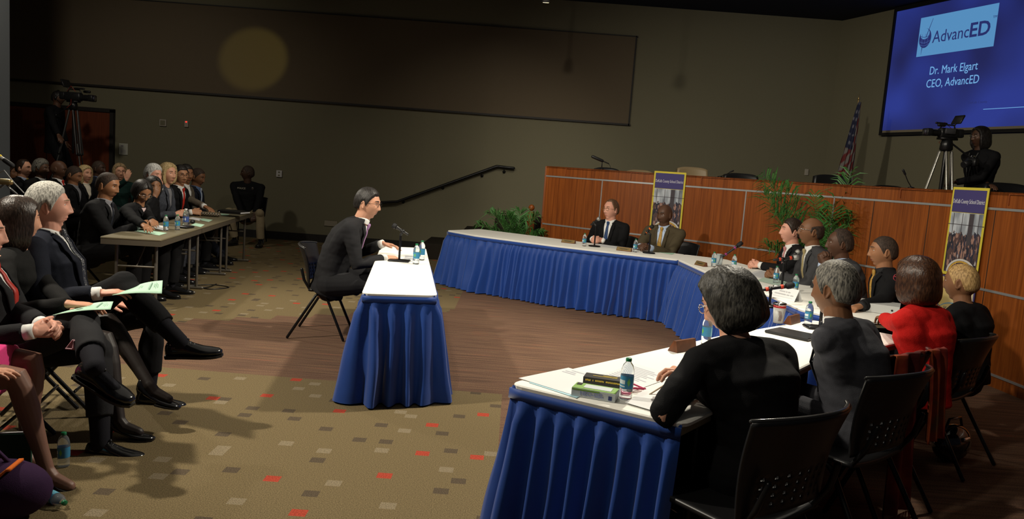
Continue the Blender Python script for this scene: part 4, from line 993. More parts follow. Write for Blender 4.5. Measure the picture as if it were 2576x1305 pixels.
def folding_chair(label, loc, rz, group='black folding chairs'):
    t = thing('folding_chair', label, 'chair', loc, rz, group)
    b = MB(); b.grid(lambda u, v: (-.17 + .37 * v, (u - .5) * .40, .44 + .012 * math.cos((u - .5) * 3)), 10, 8, thick=-.03); obj('seat', b, mat('padded_seat', (.016, .015, .014), .7), t, True)
    b = MB(); b.grid(lambda u, v: (-.20 - .06 * v - .03 * math.cos((u - .5) * 3), (u - .5) * .42, .60 + .22 * v), 10, 6, thick=-.025); obj('backrest', b, mat('padded_seat', (.016, .015, .014), .7), t, True)
    for q in (1, -1):
        b = MB(); b.tube([(-.29, q * .22, .84), (-.18, q * .22, .50), (.24, q * .22, .014)], .0125, 8); obj('front_leg', b, M_blackm, t, True)
        b = MB(); b.tube([(.12, q * .20, .43), (-.24, q * .20, .014)], .0125, 8); obj('rear_leg', b, M_blackm, t, True)
    for x, z in ((.14, .15), (-.13, .15)):
        b = MB(); b.tube([(x, -.21, z), (x, .21, z)], .009, 8); obj('stretcher', b, M_blackm, t, True)
    return t

# ---- bottled water
M_water = mat('clear_bottle', (.86, .92, .96), .04, trans=.92, ior=1.2, spec=.6)
M_cap = mat('green_cap', (.01, .16, .06), .4); M_capw = mat('white_cap', (.7, .7, .7), .4)
M_lab = mat('label_blue', (.04, .22, .40), .4); M_lab2 = mat('label_cyan', (.16, .50, .66), .4); M_leaf = mat('label_leaf', (.16, .45, .08), .5); M_labw = mat('label_white', (.6, .68, .72), .5); M_labn = mat('label_navy', (.05, .09, .28), .4)
def bottle_proto(label, loc, rz=0, kind='green', h=.205):
    t = thing('water_bottle', label, 'bottle', loc, rz, 'bottled water'); k = h / .205
    b = MB(); b.lathe([(.026, .0), (.031, .004), (.032, .02), (.0305, .03), (.032, .04), (.0325, .060), (.0325, .125), (.0325, .135), (.031, .150), (.024, .172), (.015, .184), (.0125, .188), (.0125, .196)], seg=28); b.v = [(x * k, y * k, z * k) for x, y, z in b.v]; obj('bottle_body', b, M_water, t, True)
    b = MB(); b.lathe([(.0145, .190), (.0148, .191), (.0148, .2035), (.0135, .205)], seg=20); b.v = [(x * k, y * k, z * k) for x, y, z in b.v]; obj('cap', b, M_cap if kind == 'green' else M_capw, t, True)
    b = MB(); prof = [(.0331, .058), (.0331, .120)]
    def lf(u, v, lo=.058, hi=.120, r=.0331): a = u * 2 * math.pi; return (r * k * math.cos(a), r * k * math.sin(a), (lo + (hi - lo) * v) * k)
    b.grid(lf, 28, 1); lb = obj('bottle_label', b, M_lab if kind == 'green' else M_labn, t, True)
    b = MB(); b.grid(lambda u, v: lf(.02 + .30 * u, v, .062, .116, .0334), 8, 1); obj('label_panel', b, M_lab2 if kind == 'green' else M_labw, lb, True)
    b = MB(); b.grid(lambda u, v: lf(.72, .5) if 0 else lf(.70 + (.5 - abs(v - .5)) * .16 * (u - .5) + .03, v, .070, .112, .0337), 6, 8); obj('leaf_mark', b, M_leaf if kind == 'green' else M_labw, lb, True)
    b = MB(); b.grid(lambda u, v: lf(.42 + .22 * u, v, .066, .072, .0335), 6, 1); b.grid(lambda u, v: lf(.42 + .22 * u, v, .080, .100, .0335), 6, 1); obj('label_print', b, M_labw, lb, True)
    return t
B0 = [(D(1573, 1005, 2.9), 'large looking bottle on the near table beside the pencil box', 1573, 1003, .75, .205),]
bsp = [(1573, 1003, 'water bottle beside the boxes at the corner of the near table', 15, .165), (1775, 866, 'water bottle on the near table beside the dark haired woman', -60, .170), (2032, 818, 'water bottle in front of the grey suited man seen from behind', 10, .16),
       (1951, 712, 'water bottle by the microphone stand facing the bald man with glasses', 0, .165), (1999, 736, 'half hidden water bottle behind the tented name card', 10, .165), (1794, 671, 'water bottle next to the glass pitcher', 5, .165), (1845, 678, 'water bottle just behind the grey haired woman\'s head', 15, .165),
       (1469, 619, 'water bottle in front of the man with the blue tie', 8, .165), (1597, 634, 'water bottle in front of the man in the olive suit', 12, .165), (1046, 664, 'nearer of two water bottles on the narrow table', -10, .18), (1060, 654, 'farther of two water bottles on the narrow table', -20, .18),
       (417, 580, 'left of the two green capped bottles on the grey table', 5, .165), (446, 578, 'right of the two green capped bottles on the grey table', 30, .165)]
pb_ = None
for px, py, lb, rz, h in bsp:
    zt = .751 if px > 900 else .741
    p = P(px, py, zt)
    if pb_ is None: pb_ = bottle_proto(lb, tuple(p), rz, h=.205); pb_.scale = (h / .205,) * 3
    else: dup(pb_, p, rz, lb, s=h / .205)
dup(pb_, P(160, 1172, 0.001), 10, 'water bottle standing on the floor behind the high heeled shoes', s=.85)
q = P(112, 1236, .034); t = dup(pb_, q, 30, 'water bottle lying on the floor behind the lower shoe', s=.8); t.rotation_euler = (R_(90), 0, R_(60)); t.location.z = .028
bottle_proto('clear bottle with white cap behind the green capped ones', tuple(P(467, 571, .741)), 20, 'white', .205)

# ---- name plates (wooden wedges) and the tented card
M_walnut = wood_mat('walnut_block', (.10, .035, .015), (.17, .06, .025), .35, (10, 60, 10)); M_brass = mat('brass_plate', (.30, .21, .08), .35, metal=.6)
def wedge(label, p, rz, size=(.19, .055, .045)):
    t = thing('name_plate', label, 'name plate', tuple(p), rz, 'wooden name plates'); L, W, Hh = size
    b = MB(); pr = [(-W / 2, 0), (W / 2, 0), (W / 2 - .012, Hh), (W / 2 - .028, Hh)]
    b.loft([[Vector((y, x, z)) for y, z in pr] for x in (-L / 2, L / 2)]); b.v = [(y, x, z) for x, y, z in b.v]; b.v = [(a, c, z) for a, c, z in b.v]
    obj('wooden_wedge', b, M_walnut, t)
    b = MB(); a0 = Vector((0, -W / 2 + .004, .006)); a1 = Vector((0, W / 2 - .029, Hh - .003)); nn = Vector((0, -(a1.z - a0.z), (a1.y - a0.y))).normalized() * .0025
    xs = L / 2 - .006; b.add([a0 + Vector((-xs, 0, 0)) + nn, a0 + Vector((xs, 0, 0)) + nn, a1 + Vector((xs, 0, 0)) + nn, a1 + Vector((-xs, 0, 0)) + nn, a0 + Vector((-xs, 0, 0)), a0 + Vector((xs, 0, 0)), a1 + Vector((xs, 0, 0)), a1 + Vector((-xs, 0, 0))], [(0, 1, 2, 3), (0, 4, 5, 1), (1, 5, 6, 2), (2, 6, 7, 3), (3, 7, 4, 0)])
    obj('brass_face', b, M_brass, t)
    b = MB()
    for k, (z0, wd) in enumerate(((.42, .7), (.60, .5))):
        c = a0.lerp(a1, 1 - z0) + nn * 1.1; d = (a1 - a0).normalized() * .0025; b.add([c + Vector((-xs * wd, 0, 0)) - d, c + Vector((xs * wd, 0, 0)) - d, c + Vector((xs * wd, 0, 0)) + d, c + Vector((-xs * wd, 0, 0)) + d], [(0, 1, 2, 3)])
    obj('engraved_line', b, M_dark, t)
wedge('brass faced name plate before the man with the blue tie', P(1430, 611, .751), -28)
wedge('brass faced name plate before the man in the olive suit', P(1570, 631, .751), -26)
wedge('brass faced name plate beside the pitcher bottle', P(1763, 668, .751), -70, (.18, .055, .045))
wedge('wooden name plate seen from behind on the near table', P(1716, 880, .751), 222, (.17, .06, .058))
wedge('wooden name plate behind the grey haired woman\'s shoulder', P(1992, 812, .751), 230, (.17, .055, .055))
t = thing('name_card', 'white tented name card at the curved end of the right table', 'name card', tuple(P(1976, 752, .751)), -62, None)
M_paper = mat('white_paper', (.72, .73, .74), .7); M_ink = mat('printed_ink', (.10, .10, .12), .7); M_mint = mat('mint_paper', (.42, .66, .50), .7)
b = MB(); b.add([(-.13, -.045, 0), (.13, -.045, 0), (.13, 0, .095), (-.13, 0, .095), (.13, .045, 0), (-.13, .045, 0)], [(0, 1, 2, 3), (3, 2, 4, 5)]); obj('folded_card', b, M_paper, t)
nrm_ = Vector((0, -.095, .045)).normalized()
b = MB(); rg = random.Random(9)
for z, hh_, x0, x1 in ((.062, .010, -.055, .06), (.040, .010, -.095, .10), (.020, .0015, -.10, .10)):
    x = x0
    while x < x1:
        wd_ = rg.choice([.004, .006, .007]) if hh_ > .005 else .2; wd_ = min(wd_, x1 - x + .002); y = -.045 + z * .045 / .095 - .0012
        b.box((x + wd_ / 2, y, z), (wd_, .0006, hh_ * rg.uniform(.7, 1)), Matrix.Rotation(-math.atan2(.045, .095), 3, 'X')); x += wd_ + (.002 if rg.random() < .82 else .009)
obj('printed_lines', b, mat('pale_ink', (.42, .43, .45), .7), t)

# ---- microphones
def handheld(b_or, parent, base, d, L=.25, ring=None, headc=None, body=M_black, s=1.0):
    """handheld microphone: base point at the tail, direction d"""
    d = Vector(d).normalized(); rot = d.to_track_quat('Z', 'Y').to_matrix(); base = Vector(base)
    b = MB(); b.lathe([(.008, 0), (.0105, .004), (.0115, .05), (.013, L * .55), (.017, L * .72), (.018, L * .76)], base, 16, rot); m = obj('mic_body', b, body, parent, True)
    b = MB(); b.lathe([(.018, L * .76), (.0245, L * .80), (.026, L * .88), (.0235, L * .96), (.014, L * .995), (.004, L)], base, 18, rot); obj('mic_grille', b, headc or mat('grille_dark', (.02, .02, .022), .5, metal=.5, bump=.6, bscale=500), parent, True)
    if ring:
        for f in (.22, .62):
            b = MB(); b.lathe([(.0135 + .004 * f, L * f), (.0150 + .004 * f, L * f + .002), (.0150 + .004 * f, L * f + .020), (.0135 + .004 * f, L * f + .022)], base, 14, rot); obj('color_band', b, ring, parent, True)
def stand(label, p, mic_from, mic_to, ring=None, headc=None, hgt=.25, base='round', name='microphone_stand'):
    t = thing(name, label, 'microphone', tuple(p), 0, 'table microphones')
    b = MB()
    if base == 'round': b.lathe([(.075, 0), (.078, .004), (.074, .014), (.02, .018)], seg=28)
    else: b.box((0, 0, .008), (.19, .12, .016), bev=.006)
    obj('stand_base', b, M_blackm, t, True)
    mf, mt = Vector(mic_from), Vector(mic_to); c = mf.lerp(mt, .35)
    b = MB(); b.tube([(0, 0, .012), (0, 0, c.z - .03)], .010, 10); obj('stand_pole', b, M_blackm, t, True)
    b = MB(); b.tube([(0, 0, c.z - .035), (c.x, c.y, c.z - .008)], .012, 8); b.sphere(c, (.022, .022, .018), 10, 6); obj('mic_clip', b, M_black, t, True)
    handheld(None, t, mf, mt - mf, (mt - mf).length, ring, headc); return t
M_sil = mat('mic_silver', (.45, .45, .44), .35, metal=.8, bump=.5, bscale=500)
M_red = mat('red_tape', (.55, .05, .02), .5); M_or = mat('orange_tape', (.75, .16, .02), .5); M_mag = mat('magenta_tape', (.28, .03, .16), .5)
def rel(px0, py0, px1, py1, p, dy0=0, dy1=0):
    return D(px0, py0, p.y + dy0) - p, D(px1, py1, p.y + dy1) - p
p = P(1004, 657, .751); a, c = rel(1027, 590, 987, 565, p); stand('black microphone on a square based stand before the man at the narrow table', p, a, c, base='square')
p = P(1495, 620, .751); a, c = rel(1486, 566, 1509, 548, p, .05, -.05); stand('dark microphone standing before the man with the blue tie', p, a, c, None, M_sil)
p = P(1632, 637, .751); a, c = rel(1622, 590, 1643, 567, p, .05, -.05); stand('microphone with two orange bands before the olive suited man', p, a, c, M_or)
p = P(1966, 724, .751); a, c = rel(1945, 654, 2011, 646, p, .0, .0); stand('silver headed microphone with red bands before the seated men', p, a, c, M_red, M_sil)
p = P(1950, 728, .751); p = P(1948, 742, .751); a, c = rel(1925, 727, 1998, 718, p); 
p = P(1935, 771, .751); a, c = rel(1905, 731, 1999, 716, p); stand('black headed microphone with red bands pointing right above the name card', p, a, c, M_red)
p = P(2062, 826, .751); a, c = rel(2058, 770, 2085, 735, p, 0, .05); stand('tall black stand half hidden by the grey suited man\'s chin', p, a, c, base='square')
# extra handheld tilted up behind the red banded one
p = P(1985, 740, .751); a, c = rel(1975, 660, 2012, 628, p, .4, .4); a = Vector(a); stand('silver headed microphone tilted upward in front of the gold tie', D(1975, 700, p.y + .4) if 0 else P(1972, 705, .751), *(lambda q: (D(1972, 657, q.y) - q, D(2012, 630, q.y) - q))(P(1972, 705, .751)), None, M_sil)
# pitcher-like glass vase holding the tilted purple banded microphone
p = P(1806, 668, .751)
t = thing('glass_jar', 'clear glass jar holding a purple banded microphone', 'jar', tuple(p))
b = MB(); b.lathe([(.03, 0), (.042, .003), (.046, .06), (.050, .13), (.047, .13), (.043, .06), (.038, .008), (.001, .007)], seg=26); obj('jar_body', b, M_water, t, True)
p2 = p + Vector((0, 0, .02)); t = thing('microphone', 'purple banded microphone slanting up out of the glass jar', 'microphone', tuple(p2), 0, 'table microphones')
a = D(1812, 650, p.y) - p2; c = D(1868, 609, p.y) - p2; 
b = MB(); b.tube([(0, 0, .0), a * .6, a], .006, 8); obj('mic_cable', b, mat('grey_cable', (.3, .3, .3), .5), t, True)
handheld(None, t, a, c - a, (c - a).length, M_mag)
# travel mug
p = P(1957, 812, .751); t = thing('travel_mug', 'steel travel mug with a red lid band and twig print', 'mug', tuple(p))
b = MB(); b.lathe([(.030, 0), (.032, .004), (.040, .105)], seg=28); obj('mug_body', b, mat('mug_white', (.42, .42, .40), .4, var=.3, vscale=50), t, True)
b = MB(); b.lathe([(.0405, .104), (.041, .106), (.041, .120)], seg=28); obj('red_band', b, mat('mug_red', (.35, .02, .02), .3), t, True)
b = MB(); b.lathe([(.0415, .119), (.0425, .122), (.0415, .134), (.036, .136), (.034, .130), (.001, .128)], seg=28); obj('lid_rim', b, M_chrome, t, True)
b = MB()
for k in range(4):
    a0 = R_(250 + k * 8); b.tube([(.0375 * math.cos(a0), .0375 * math.sin(a0), .02), (.040 * math.cos(a0 + .1), .040 * math.sin(a0 + .1), .05), (.0405 * math.cos(a0 - .15), .0405 * math.sin(a0 - .15), .085)], .0012, 5)
obj('twig_print', b, mat('twig', (.12, .04, .03), .6), t)

# ---- papers, boxes, binder
def sheet(name, label, cat, pts, m, group=None, marks=None, z=.7525, th=.0012):
    c = sum((Vector(p) for p in pts), Vector()) / len(pts); t = thing(name, label, cat, (c.x, c.y, z), 0, group); L = [Vector(p) - Vector((c.x, c.y, z)) for p in pts]
    b = MB(); n = len(L); b.add([v + Vector((0, 0, th)) for v in L] + L, [tuple(range(n)), tuple(range(2 * n - 1, n - 1, -1))] + [(k, n + k, n + (k + 1) % n, (k + 1) % n) for k in range(n)]); obj('sheet', b, m, t)
    if marks:
        b = MB(); A, B_, C_, D_ = L[:4]
        for (u0, v0, u1, v1) in marks:
            q = [A.lerp(B_, u).lerp(D_.lerp(C_, u), v) + Vector((0, 0, th + .0006)) for u, v in ((u0, v0), (u1, v0), (u1, v1), (u0, v1))]; b.add(q, [(0, 1, 2, 3)])
        obj('print', b, mat('pale_print', (.45, .47, .52), .7), t)
    return t
def pz(*L, z=.7525): return [P(x, y, z) for x, y in L]
TXT = [(.1, .12 + .06 * k, .1 + .75 * (.7 + .3 * ((k * 7) % 3) / 2), .145 + .06 * k) for k in range(13)]
sheet('paper_sheet', 'white printed sheet nearest the corner of the near table', 'paper', pz((1305, 950), (1400, 972), (1450, 1000), (1520, 955), z=.7525)[:0] or pz((1305, 951), (1440, 993), (1560, 962), (1430, 925)), M_paper, 'loose papers on the near table', [(.1, .75, .35, .78), (.1, .82, .3, .85), (.15, .9, .4, .93)])
sheet('paper_sheet', 'pale blue edged sheet under the white one', 'paper', pz((1330, 962), (1450, 1001), (1470, 993), (1350, 955), z=.7512), mat('paper_blue', (.4, .62, .7), .7), 'loose papers on the near table', z=.7512, th=.0008)
sheet('paper_sheet', 'printed white sheet behind the pencil box', 'paper', pz((1495, 946), (1590, 985), (1700, 945), (1600, 915), z=.7515), M_paper, 'loose papers on the near table', TXT, z=.7515, th=.0008)
sheet('paper_sheet', 'white sheet overhanging the edge under the woman\'s forearm', 'paper', pz((1572, 1012), (1700, 1050), (1760, 985), (1640, 968), z=.756), M_paper, 'loose papers on the near table', z=.756)
sheet('green_sheet', 'pale green sheet by the woman\'s sleeve', 'paper', pz((1690, 958), (1730, 962), (1745, 948), (1705, 944), z=.7540), M_mint, None, z=.754)
sheet('paper_sheet', 'papers under the clasped hands of the man with the striped tie', 'paper', pz((1880, 690), (1960, 715), (1990, 700), (1910, 678)), M_paper, 'papers on the right table', TXT)
sheet('paper_sheet', 'pale green papers by the bottle on the right table', 'paper', pz((1905, 705), (1985, 725), (2000, 716), (1930, 694), z=.7545), mat('paper_mint2', (.5, .65, .55), .7), 'papers on the right table', z=.7545)
sheet('paper_sheet', 'white sheet right of the tall stand', 'paper', pz((2060, 800), (2110, 812), (2130, 798), (2080, 788)), M_paper, 'papers on the near table', TXT)
sheet('green_sheet', 'pale green sheet under the folded spectacles', 'paper', pz((1655, 634), (1690, 640), (1702, 635), (1668, 630)), M_mint)
sheet('paper_sheet', 'sheet in front of the man with the blue tie', 'paper', pz((1485, 616), (1550, 625), (1560, 621), (1500, 612)), M_paper)
sheet('paper_sheet', 'white sheet under the man\'s right hand on the narrow table', 'paper', pz((1010, 655), (1045, 657), (1050, 643), (1018, 641)), M_paper, None, TXT)
t = thing('eyeglasses', 'folded spectacles lying near the olive suited man', 'glasses', tuple(P(1668, 632, .758)), 65)
b = MB()
for q in (-1, 1):
    b.tube([(.0, .032 * q + .024 * math.cos(a), .022 + .018 * math.sin(a)) for a in [math.tau * i / 14 for i in range(15)]], .0022, 6, round_caps=False)
b.tube([(0, -.008, .025), (0, .008, .025)], .002, 6); obj('frame', b, M_blackm, t, True)
b = MB(); b.tube([(0, .056, .025), (.03, .056, .02), (.11, .04, .004)], .0018, 6); obj('temple', b, M_blackm, t, True); b = MB(); b.tube([(0, -.056, .025), (.03, -.056, .02), (.11, -.03, .004)], .0018, 6); obj('temple', b, M_blackm, t, True)
def carton(name, label, p, rz, size, m1, parts):
    t = thing(name, label, 'box', tuple(p), rz); b = MB(); b.box((0, 0, size[2] / 2), size, bev=.0015); obj('carton', b, m1, t)
    for nm, c, s_, m in parts: obj(nm, MB().box(c, s_), m, t)
    return t
pb = P(1497, 997, .751)
mg = mat('box_green', (.20, .38, .07), .5); mw = mat('box_white', (.55, .60, .62), .5); mk_ = mat('box_black', (.015, .014, .012), .4); my = mat('box_yellow', (.70, .50, .04), .5)
rzb = -19
t = carton('gel_pen_box', 'long green and white carton of gel pens lying flat on the corner', pb, rzb, (.175, .085, .034), mw,
           [('green_top', (0, 0, .0345), (.172, .082, .002), mg), ('green_edge', (-.03, -.0425, .030), (.11, .0015, .006), mg), ('window', (.01, .0, .036), (.11, .05, .002), mw), ('dark_corner', (-.07, .02, .036), (.02, .03, .0022), mk_)])
text_on('NEO-GEL', .023, (-.005, -.0433, .010), (1, 0, 0), (0, 0, 1), mat('neo_ink', (.30, .36, .58), .5), t, extrude=.0003, bold=.0006)
obj('barcode_patch', MB().box((.068, -.0432, .014), (.014, .001, .016)), mat('navy_patch', (.03, .05, .18), .5), t)
pb = P(1520, 975, .751)
t = carton('pencil_box', 'black and yellow pencil carton behind the pen box', pb, rzb + 4, (.17, .075, .045), mk_, [('yellow_arc', (0, -.0, .0455), (.10, .004, .001), my), ('yellow_arc', (.02, .015, .0455), (.06, .004, .001), my), ('yellow_stripe', (0, -.0378, .006), (.165, .001, .008), my)])
b = MB(); rg = random.Random(5); x = -.075
while x < .07:
    wd_ = rg.choice([.003, .004, .005]); b.box((x + wd_ / 2, -.0380, .034 + rg.uniform(-.0006, .0006)), (wd_, .0006, .0065)); x += wd_ + (.0012 if rg.random() < .86 else .008)
obj('yellow_marks', b, my, t)
# pink spectacles case / pink pens behind the bottle
t = thing('pink_glasses', 'bright pink spectacles lying behind the near bottle', 'glasses', tuple(P(1598, 985, .7535)), 40)
mpk = mat('hot_pink', (.55, .04, .13), .35)
b = MB(); b.tube([(-.06, .0, .004), (.0, .012, .012), (.06, .0, .004)], .005, 8); obj('frame', b, mpk, t, True)
b = MB(); b.tube([(.058, 0, .005), (.03, .07, .02)], .004, 8); obj('temple', b, mpk, t, True); b = MB(); b.tube([(-.058, 0, .005), (-.05, .08, .006)], .004, 8); obj('temple', b, mpk, t, True)
t = thing('pen', 'thin pen in the grey haired woman\'s fingers', 'pen', tuple(P(1662, 977, .775)), 0); b = MB(); b.tube([(-.05, -.035, -.018), (.05, .03, .03)], .0035, 8); obj('barrel', b, mat('pen_gold', (.5, .42, .3), .3), t, True); b = MB(); b.tube([(.045, .027, .028), (.055, .033, .032)], .004, 8); obj('pen_cap', b, M_black, t, True)
pbn = P(2208, 782, .751)
t = thing('ring_binder', 'thick white ring binder on the table before the young man', 'binder', tuple(pbn), 62); mb_ = mat('binder_white', (.50, .51, .50), .5)
b = MB(); b.box((0, 0, .003), (.25, .30, .005)); b.box((0, 0, .066), (.25, .30, .005)); obj('cover', b, mb_, t)
b = MB(); b.box((-.1275, 0, .0345), (.005, .30, .068), bev=.002); obj('spine', b, mb_, t)
b = MB(); b.box((.0, 0, .033), (.235, .29, .052)); obj('pages', b, M_paper, t); b = MB(); b.lathe([(.008, 0), (.008, .002)], (-.1312, -.1, .034), 12, Matrix.Rotation(R_(90), 3, 'Y')); obj('finger_hole', b, M_dark, t)
t = thing('notebook', 'black closed folder on the table by the grey suited man', 'folder', tuple(P(1995, 843, .752)), 45)
b = MB(); b.box((0, 0, .008), (.2, .27, .016), bev=.003); obj('cover', b, M_black, t); b = MB(); b.box((.004, -.002, .008), (.194, .264, .010)); obj('pages', b, M_paper, t)

# things on the grey tables
ZG = .7415
def gz(*L): return [P(x, y, ZG) for x, y in L]
sheet('green_sheet', 'mint programme sheet under the clasped hands at the near grey table', 'paper', gz((333, 580), (400, 592), (420, 586), (350, 575)), M_mint, 'mint programme sheets on the grey tables', z=ZG)
sheet('paper_sheet', 'white sheet between the clasped hands and the bottles', 'paper', gz((382, 572), (412, 580), (422, 570), (398, 566)), M_paper, None, z=ZG)
sheet('green_sheet', 'mint sheet at the middle of the grey table row', 'paper', gz((480, 566), (505, 571), (515, 565), (492, 561)), M_mint, 'mint programme sheets on the grey tables', z=ZG)
sheet('green_sheet', 'mint sheet farther along beside the microphone', 'paper', gz((500, 553), (525, 558), (535, 553), (510, 549)), M_mint, 'mint programme sheets on the grey tables', z=ZG)
sheet('paper_sheet', 'white sheet before the blond woman', 'paper', gz((470, 549), (500, 555), (515, 551), (485, 546)), M_paper, None, z=ZG)
sheet('green_sheet', 'mint sheet beside the black binders', 'paper', gz((535, 539), (570, 543), (577, 539), (545, 536)), M_mint, 'mint programme sheets on the grey tables', z=ZG)
t = thing('binder', 'pair of black binders stacked at the far grey table', 'binder', tuple(P(582, 535, ZG)), 95)
b = MB(); b.box((0, 0, .02), (.25, .32, .035), bev=.004); obj('cover', b, M_black, t); b = MB(); b.box((.0, -.01, .012), (.256, .30, .012)); obj('pages', b, M_paper, t)
t = thing('binder', 'upper black binder lying on the lower one', 'binder', tuple(P(590, 537, ZG + .040)), 80)
b = MB(); b.box((0, 0, .02), (.24, .30, .036), bev=.004); obj('cover', b, M_black, t); b = MB(); b.box((.01, -.006, .02), (.236, .298, .014)); obj('pages', b, M_paper, t)
t = thing('telephone_microphone', 'black flat desk microphone lying between the bottles and the blond woman', 'microphone', tuple(P(468, 573, ZG)), 80)
b = MB(); b.box((0, 0, .012), (.16, .12, .022), bev=.01); obj('base', b, M_black, t, True); b = MB(); b.tube([(.03, 0, .02), (.06, .0, .05), (.10, 0, .06)], .008, 8); b.sphere((.12, 0, .062), (.035, .024, .024)); obj('foam_head', b, M_black, t, True)
t = thing('clutch_bag', 'beige and black checked clutch on the grey table', 'bag', tuple(P(525, 544, ZG)), 95)
b = MB(); b.box((0, 0, .03), (.10, .30, .055), bev=.02)
mck = bpy.data.materials.new('check_pattern'); mck.use_nodes = True; nt = mck.node_tree; ck = nt.nodes.new('ShaderNodeTexChecker'); ck.inputs['Scale'].default_value = 60; ck.inputs[1].default_value = (.02, .02, .02, 1); ck.inputs[2].default_value = (.30, .24, .16, 1)
tc = nt.nodes.new('ShaderNodeTexCoord'); nt.links.new(tc.outputs['Object'], ck.inputs[0]); nt.links.new(ck.outputs[0], nt.nodes['Principled BSDF'].inputs['Base Color']); obj('bag_body', b, mck, t, True)
b = MB(); b.tube([(0, -.14, .056), (0, .14, .056)], .004, 6); obj('zip', b, M_brass, t, True)
t = thing('cable', 'black cable looped on the carpet at the grey table foot', 'cable', tuple(P(500, 722, 0)))
b = MB(); pts = [Vector((-.1, .1, .006)), Vector((.05, -.05, .006)), Vector((.2, -.1, .006)), Vector((.32, .1, .006)), Vector((.1, .2, .006)), Vector((-.05, .05, .012)), Vector((-.15, -.08, .006)), Vector((.0, -.12, .006)), Vector((.12, .0, .012)), Vector((.1, .3, .006))]
cp = []
for i in range(len(pts) - 1):
    for j in range(6):
        a_, b_, c_, d_ = pts[max(i - 1, 0)], pts[i], pts[i + 1], pts[min(i + 2, len(pts) - 1)]; u = j / 6
        cp.append(.5 * ((2 * b_) + (c_ - a_) * u + (2 * a_ - 5 * b_ + 4 * c_ - d_) * u * u + (3 * b_ - a_ - 3 * c_ + d_) * u ** 3))
b.tube(cp, .006, 6); o = obj('cable_loop', b, M_black, t, True)

